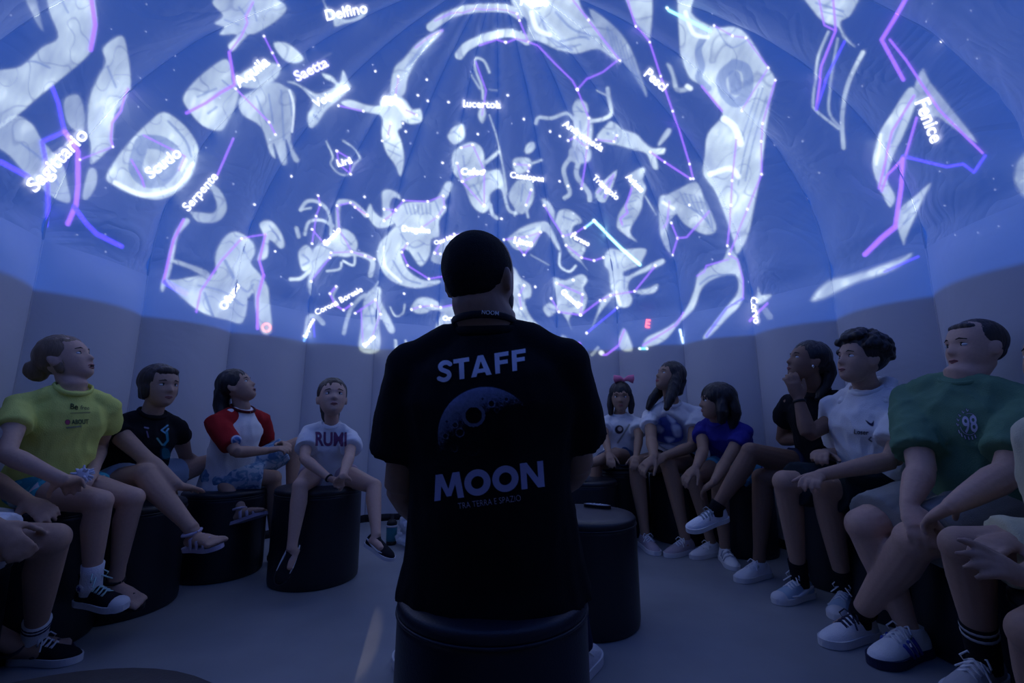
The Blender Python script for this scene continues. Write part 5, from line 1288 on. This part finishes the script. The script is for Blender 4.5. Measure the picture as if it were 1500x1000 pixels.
# ================================================================== prints, small things
class Lett:
    """heavy geometric capitals as polygons; u to the right, v up, in px"""
    def __init__(s, c, ox, oy, ang, lean, h, col):
        s.c, s.o, s.h, s.col = c, (ox, oy), h, col
        a = math.radians(ang); s.ex = (math.cos(a), -math.sin(a)); s.ey = (lean, -1.0)
    def M(s, u, v): return (s.o[0] + u * s.ex[0] + v * s.h * s.ey[0], s.o[1] + u * s.ex[1] + v * s.h * s.ey[1])
    def q(s, *p): s.c.poly([s.M(a, b) for a, b in p], s.col, 1.0, .5, False)
    def draw(s, ch, u0, u1):
        w = u1 - u0; X = lambda t: u0 + t * w
        if ch == 'T': s.q((X(0), 1), (X(1), 1), (X(1), .78), (X(0), .78)); s.q((X(.34), .8), (X(.66), .8), (X(.66), 0), (X(.34), 0))
        elif ch == 'F': s.q((X(0), 0), (X(0), 1), (X(.36), 1), (X(.36), 0)); s.q((X(.3), 1), (X(1), 1), (X(1), .78), (X(.3), .78)); s.q((X(.3), .62), (X(.92), .62), (X(.92), .41), (X(.3), .41))
        elif ch == 'A': s.q((X(0), 0), (X(.36), 1), (X(.60), 1), (X(.27), 0)); s.q((X(.40), 1), (X(.64), 1), (X(1), 0), (X(.73), 0)); s.q((X(.25), .16), (X(.25), .36), (X(.75), .36), (X(.75), .16))
        elif ch == 'N': s.q((X(0), 0), (X(0), 1), (X(.27), 1), (X(.27), 0)); s.q((X(.73), 0), (X(.73), 1), (X(1), 1), (X(1), 0)); s.q((X(0), 1), (X(.30), 1), (X(1), 0), (X(.70), 0))
        elif ch == 'M':
            s.q((X(0), 0), (X(.10), 1), (X(.32), 1), (X(.22), 0)); s.q((X(.78), 0), (X(.68), 1), (X(.90), 1), (X(1), 0))
            s.q((X(.10), 1), (X(.34), 1), (X(.58), .12), (X(.42), .12)); s.q((X(.66), 1), (X(.90), 1), (X(.58), .12), (X(.42), .12))
        elif ch == 'O':
            pts_ = [s.M(X(.5 + .365 * math.cos(t)), .5 + .37 * math.sin(t)) for t in [2 * math.pi * i / 32 for i in range(33)]]
            s.c.stroke(pts_, w * .27, s.col, 1.0, .5)
        elif ch == 'S':
            pts_ = [s.M(X(a), b) for a, b in ((.86, .80), (.68, .89), (.42, .89), (.24, .78), (.28, .62), (.50, .52), (.72, .42), (.78, .26), (.60, .12), (.36, .11), (.12, .20))]
            s.c.stroke(pts_, s.h * .23, s.col, 1.0, .5, True)

# --- back of the staff t-shirt
bv = bvh_of(STAFF.shirt); LAV = (.80, .80, .95)
c = Canvas(630, 500, 785, 575, .9); L = Lett(c, 641.5, 561, 8.6, -.05, 30.5, LAV)
for ch, a, b in (('S', 0, 23), ('T', 24.5, 48), ('A', 49, 80), ('F', 85, 106), ('F', 110, 131)): L.draw(ch, a, b)
c.lay('staff_lettering', bv, PRINT, STAFF.shirt, off=.002)
c = Canvas(625, 660, 810, 745, .9); L = Lett(c, 637, 734, 7.7, -.07, 38.5, (.46, .48, .76))
for ch, a, b in (('M', 0, 44), ('O', 45, 84), ('O', 86, 125), ('N', 127.5, 162)): L.draw(ch, a, b)
c.text('TRA TERRA E SPAZIO', 717, 734.5, 92, 7.8, (.40, .41, .58), .012, 1.0, 1.35)
c.lay('moon_lettering', bv, PRINT, STAFF.shirt, off=.002)
c = Canvas(636, 560, 790, 716, 1.0); cx, cy, R = 712.0, 637.0, 71.0
lx, ly, lz = -.48, -.81, -.33
craters = [(694, 608, 14.5, 1.0), (667, 622, 4, .6), (674, 633, 6, .8), (720, 591, 5, .8), (666, 656, 5, .6), (653, 638, 4, .5), (742, 585, 3, .6), (735, 597, 3, .5), (655, 617, 2.5, .5), (693, 657, 9, .35), (728, 600, 3.5, .5), (707, 584, 2.5, .5)]
for j in range(c.h):
    for i in range(c.w):
        x, y = c.X[j, i], c.Y[j, i]; nx, ny = (x - cx) / R, (y - cy) / R; rr = nx * nx + ny * ny
        if rr > 1.0: continue
        nz_ = math.sqrt(1 - rr); s = nx * lx + ny * ly + nz_ * lz
        g = noise.noise(Vector((x * .23, y * .23, .5))) * .5 + noise.noise(Vector((x * .6, y * .6, 4.5))) * .6
        s += g * .20 * (1 - min(1, max(0, s) * 1.3))
        v = max(0, s) ** .8 * .62 * (1 + .25 * g)
        for qx, qy, qr, k in craters:
            d = math.hypot(x - qx, y - qy) / qr
            if d < .82: v *= 1 - .93 * k
            elif d < 1.18: v = v * (1 - .3 * k) + .30 * k * (.45 + .55 * max(0, -(y - qy) / qr * -.6 + .3 + (x - qx) / qr * .3))
        edge = min(1.0, (1 - math.sqrt(rr)) * R / 1.5)
        if nx > .55 and rr > .965 and -.1 < ny < .75: v = max(v, .12)
        c.rgb[j, i] = (.52 * v, .62 * v, 1.05 * v); c.a[j, i] = min(1, v * 4) * max(.2, edge)
c.lay('moon_picture', bv, PRINT, STAFF.shirt, off=.0015)
c = Canvas(700, 448, 736, 468, .6); c.text('MOON', 718, 458, 25, 176, (.95, .95, .95), .03)
c.lay('lanyard_lettering', bvh_of(LAN), PRINT, LAN, off=.0015)
# --- chest prints
DK = (.05, .07, .03)
c = Canvas(90, 585, 140, 632, .6); c.text('Be', 108.5, 595.5, 11, -4, DK, .02); c.text('free', 124, 597, 13, -5, (.22, .26, .12), .0); c.stroke([(104, 605), (131, 604)], 1.0, (.5, .42, .25), .8)
c.text('ABOUT', 117, 617.5, 24, 2, (.04, .10, .06), .02, 1.0, 1.3); c.dot(99, 618, 3.8, (.55, .10, .20)); c.stroke([(98, 626), (118, 624)], 2.2, (.55, .62, .50), .7)
c.lay('chest_lettering', bvh_of(YEL.shirt), PRINT, YEL.shirt, off=.002)
c = Canvas(208, 618, 254, 676, .7); T1 = (.03, .22, .30)
c.stroke([(245, 623), (236, 630), (242, 634), (246, 628)], 3, (.20, .45, .60)); c.stroke([(244, 634), (245, 645), (240, 651)], 4.5, T1); c.stroke([(230, 642), (237, 651)], 3.5, (.16, .36, .32)); c.stroke([(212, 626), (217, 627)], 3, (.30, .28, .42)); c.stroke([(215, 632), (217, 640)], 3, (.14, .12, .22)); c.poly([(236, 655), (248, 656), (250, 671), (236, 671)], T1, .8, 3)
c.lay('chest_print', bvh_of(TEEB.shirt), PRINT, TEEB.shirt, off=.002)
c = Canvas(336, 635, 360, 662, .7); c.dot(346.5, 645.5, 8.4, (.55, .60, .72)); c.dot(346.5, 645.5, 6.0, (.06, .16, .42)); c.stroke([(343, 643), (349, 647), (346, 649)], 1.6, (.5, .55, .7))
bd = [o for o in RAG.shirt.children if o.name.startswith('sleeve')]
nearest = min(bd, key=lambda o: min((Vector(v.co) - CAMP).length for v in o.data.vertices))
c.lay('badge', bvh_of(nearest), PRINT, RAG.shirt, off=.002)
c = Canvas(455, 625, 520, 680, .7); c.text('RUMI', 485, 643, 46, -1, (.20, .07, .16), .03, 1.0, 1.35)
c.lay('chest_lettering', bvh_of(RUMI.shirt), PRINT, RUMI.shirt, off=.002)
c = Canvas(895, 618, 925, 650, .7); c.dot(907, 629, 6.2, (.03, .02, .03)); c.dot(908, 628, 3.2, (.55, .45, .40)); c.stroke([(922, 622), (905, 648)], 2.5, (.45, .45, .30), .6)
c.lay('chest_print', bvh_of(BOW.shirt), PRINT, BOW.shirt, off=.002)
c = Canvas(955, 600, 1006, 664, .8); NB = (.03, .06, .30)
c.poly([(962, 612), (976, 606), (990, 612), (1002, 625), (1003, 645), (985, 652), (962, 648), (960, 630)], NB, .85, 5)
for q in ([(962, 622), (972, 628), (968, 634), (961, 630)], [(984, 622), (996, 624), (997, 638), (988, 638)], [(976, 606), (990, 616), (984, 620)], [(974, 640), (988, 642), (980, 648)], [(966, 650), (1000, 654), (980, 660)]): c.poly(q, (.55, .60, .72), .9, 2)
c.lay('chest_print', bvh_of(LONG.shirt), PRINT, LONG.shirt, off=.002)
c = Canvas(1245, 610, 1292, 650, .7); c.text('Loser', 1262, 632.5, 21, -4, (.03, .03, .06), .015); c.poly([(1268, 615), (1276, 620), (1280, 616), (1279, 624), (1273, 622)], (.03, .03, .08), 1, .6); c.stroke([(1276, 640), (1273, 643), (1277, 646)], 1.6, (.05, .05, .12))
c.lay('chest_lettering', bvh_of(CURL.shirt), PRINT, CURL.shirt, off=.002)
c = Canvas(1398, 594, 1438, 648, .7); PW = (.62, .62, .74)
c.text('98', 1421, 621, 22, 8, PW, .03, 1.0, 1.5)
arc = lambda r, a0, a1, n: [(1420 + r * .86 * math.cos(math.radians(a0 + (a1 - a0) * i / n)), 621 - r * math.sin(math.radians(a0 + (a1 - a0) * i / n))) for i in range(n + 1)]
c.stroke(arc(15.5, 195, 315, 12), 1.6, PW); c.stroke(arc(15.5, 60, 110, 6), 1.4, PW)
for a in (100, 122, 144, 164, 184): x, y = arc(20, a, a + 1, 1)[0]; c.stroke([(x - 1.4, y - 2.2), (x + .6, y + 1), (x + 1.8, y - 1)], 1.7, PW)
for a in (212, 230, 248, 266, 284, 300): x, y = arc(20.5, a, a + 1, 1)[0]; c.stroke([(x - .6, y - 2), (x + .8, y + 2)], 2.2, PW)
c.lay('chest_badge', bvh_of(GRN.shirt), PRINT, GRN.shirt, off=.002)
c = Canvas(1174, 594, 1210, 612, .7); c.stroke([(1178, 600), (1181, 605), (1184, 600)], 1.4, (.4, .4, .45)); c.stroke([(1203, 588), (1202, 596)], 1.4, (.5, .42, .25))
c.lay('chest_print', bvh_of(TEEG.shirt), PRINT, TEEG.shirt, off=.002)

# --- remote control lying on the pouf
RX, RY, RZ = .392, 2.19, .4335
fr = Matrix.Translation((RX, RY, RZ)) @ Matrix.Rotation(math.radians(-28), 4, 'Z')
t = thing('remote_control', 'small dark remote control lying on the pouf beside the staff man', 'remote control', (RX, RY, RZ))
k = MB(); out = catmull([(-.062, -.008), (-.045, -.019), (0, -.022), (.045, -.019), (.062, -.008), (.062, .008), (.045, .019), (0, .022), (-.045, .019), (-.062, .008)], True, 3)
k.prism(out, 0, .013, fr); k.build('case', mat('remote_black', (.01, .01, .012), .35), t, smooth=False)
k = MB(); k.prism([(x * .86, y * .78) for x, y in out], .0128, .0142, fr); k.build('face_plate', mat('remote_grey', (.30, .33, .40), .25, .6), t, smooth=False)
for i in range(5):
    k = MB(); k.lathe(fr @ Vector((-.03 + i * .014, (.006 if i % 2 else -.006), .0142)), [(.0042, 0), (.0042, .0014), (.003, .002)], 12); k.build('button', mat('remote_button', (.6, .62, .7), .4), t)

# --- bottle and plastic bag on the floor by the far wall
bp = floor_pt(573, 797); bx_, by_ = bp.x, bp.y
t = thing('water_bottle', 'teal bottle with black pump cap standing on the floor behind the small girl\'s foot', 'bottle', (bx_, by_, 0))
k = MB(); k.lathe((bx_, by_, 0), [(.030, 0), (.034, .004), (.034, .022), (.033, .024)]); k.build('base', mat('bottle_black', (.012, .012, .015), .5), t)
k = MB(); k.lathe((bx_, by_, 0), [(.033, .023), (.036, .03), (.036, .115), (.034, .12)]); k.build('body', mat('bottle_teal', (.03, .20, .26), .35, .5), t)
k = MB(); k.lathe((bx_, by_, 0), [(.0365, .112), (.0365, .124), (.034, .126)]); k.build('rim', mat('bottle_rim', (.5, .52, .6), .4), t)
k = MB(); k.lathe((bx_, by_, 0), [(.034, .125), (.034, .142), (.024, .156), (.012, .162), (.011, .192), (.008, .196)]); k.build('cap', mat('bottle_black', (.012, .012, .015), .5), t)
gp = floor_pt(600, 800)
k = MB(); rr2 = random.Random(3)
for i in range(9):
    k.ell(gp + Vector((rr2.uniform(-.05, .06), rr2.uniform(-.05, .05), .06 + rr2.uniform(-.015, .10))), (rr2.uniform(.03, .06), rr2.uniform(.03, .05), rr2.uniform(.04, .06)))
k.ell(gp + Vector((0, 0, .05)), (.09, .08, .05))
me = remesh(k, .007, 3); wrinkle(me, .016, 22, 1.5); wrinkle(me, .006, 60, 4.5)
m_, nt_, b_ = node_mat('clear_plastic'); b_.inputs['Base Color'].default_value = (.75, .8, .9, 1); b_.inputs['Roughness'].default_value = .18; b_.inputs['Transmission Weight'].default_value = .55; b_.inputs['IOR'].default_value = 1.15
bg = link_mesh('plastic_bag', me, m_); zmin = min(v.co.z for v in me.vertices); bg.location.z = -zmin + .001
tag(bg, 'crumpled clear plastic bag on the floor beside the teal bottle', 'bag')
# --- small white fluffy toy in the yellow t-shirt girl's hands
tp = YEL.wr['R'].lerp(YEL.wr['L'], .5) + Vector((.03, -.02, .005))
k = MB(); rr3 = random.Random(8); k.ell(tp, (.020, .018, .024))
for i in range(26):
    d = Vector((rr3.gauss(0, 1), rr3.gauss(0, 1), rr3.gauss(0, 1))).normalized(); k.tube([tp + d * .012, tp + d * .034], [.006, .003], seg=6)
tag(k.build('fluffy_toy', mat('toy_white', (.70, .72, .85), .8)), 'small white spiky toy held by the yellow t-shirt girl', 'toy')
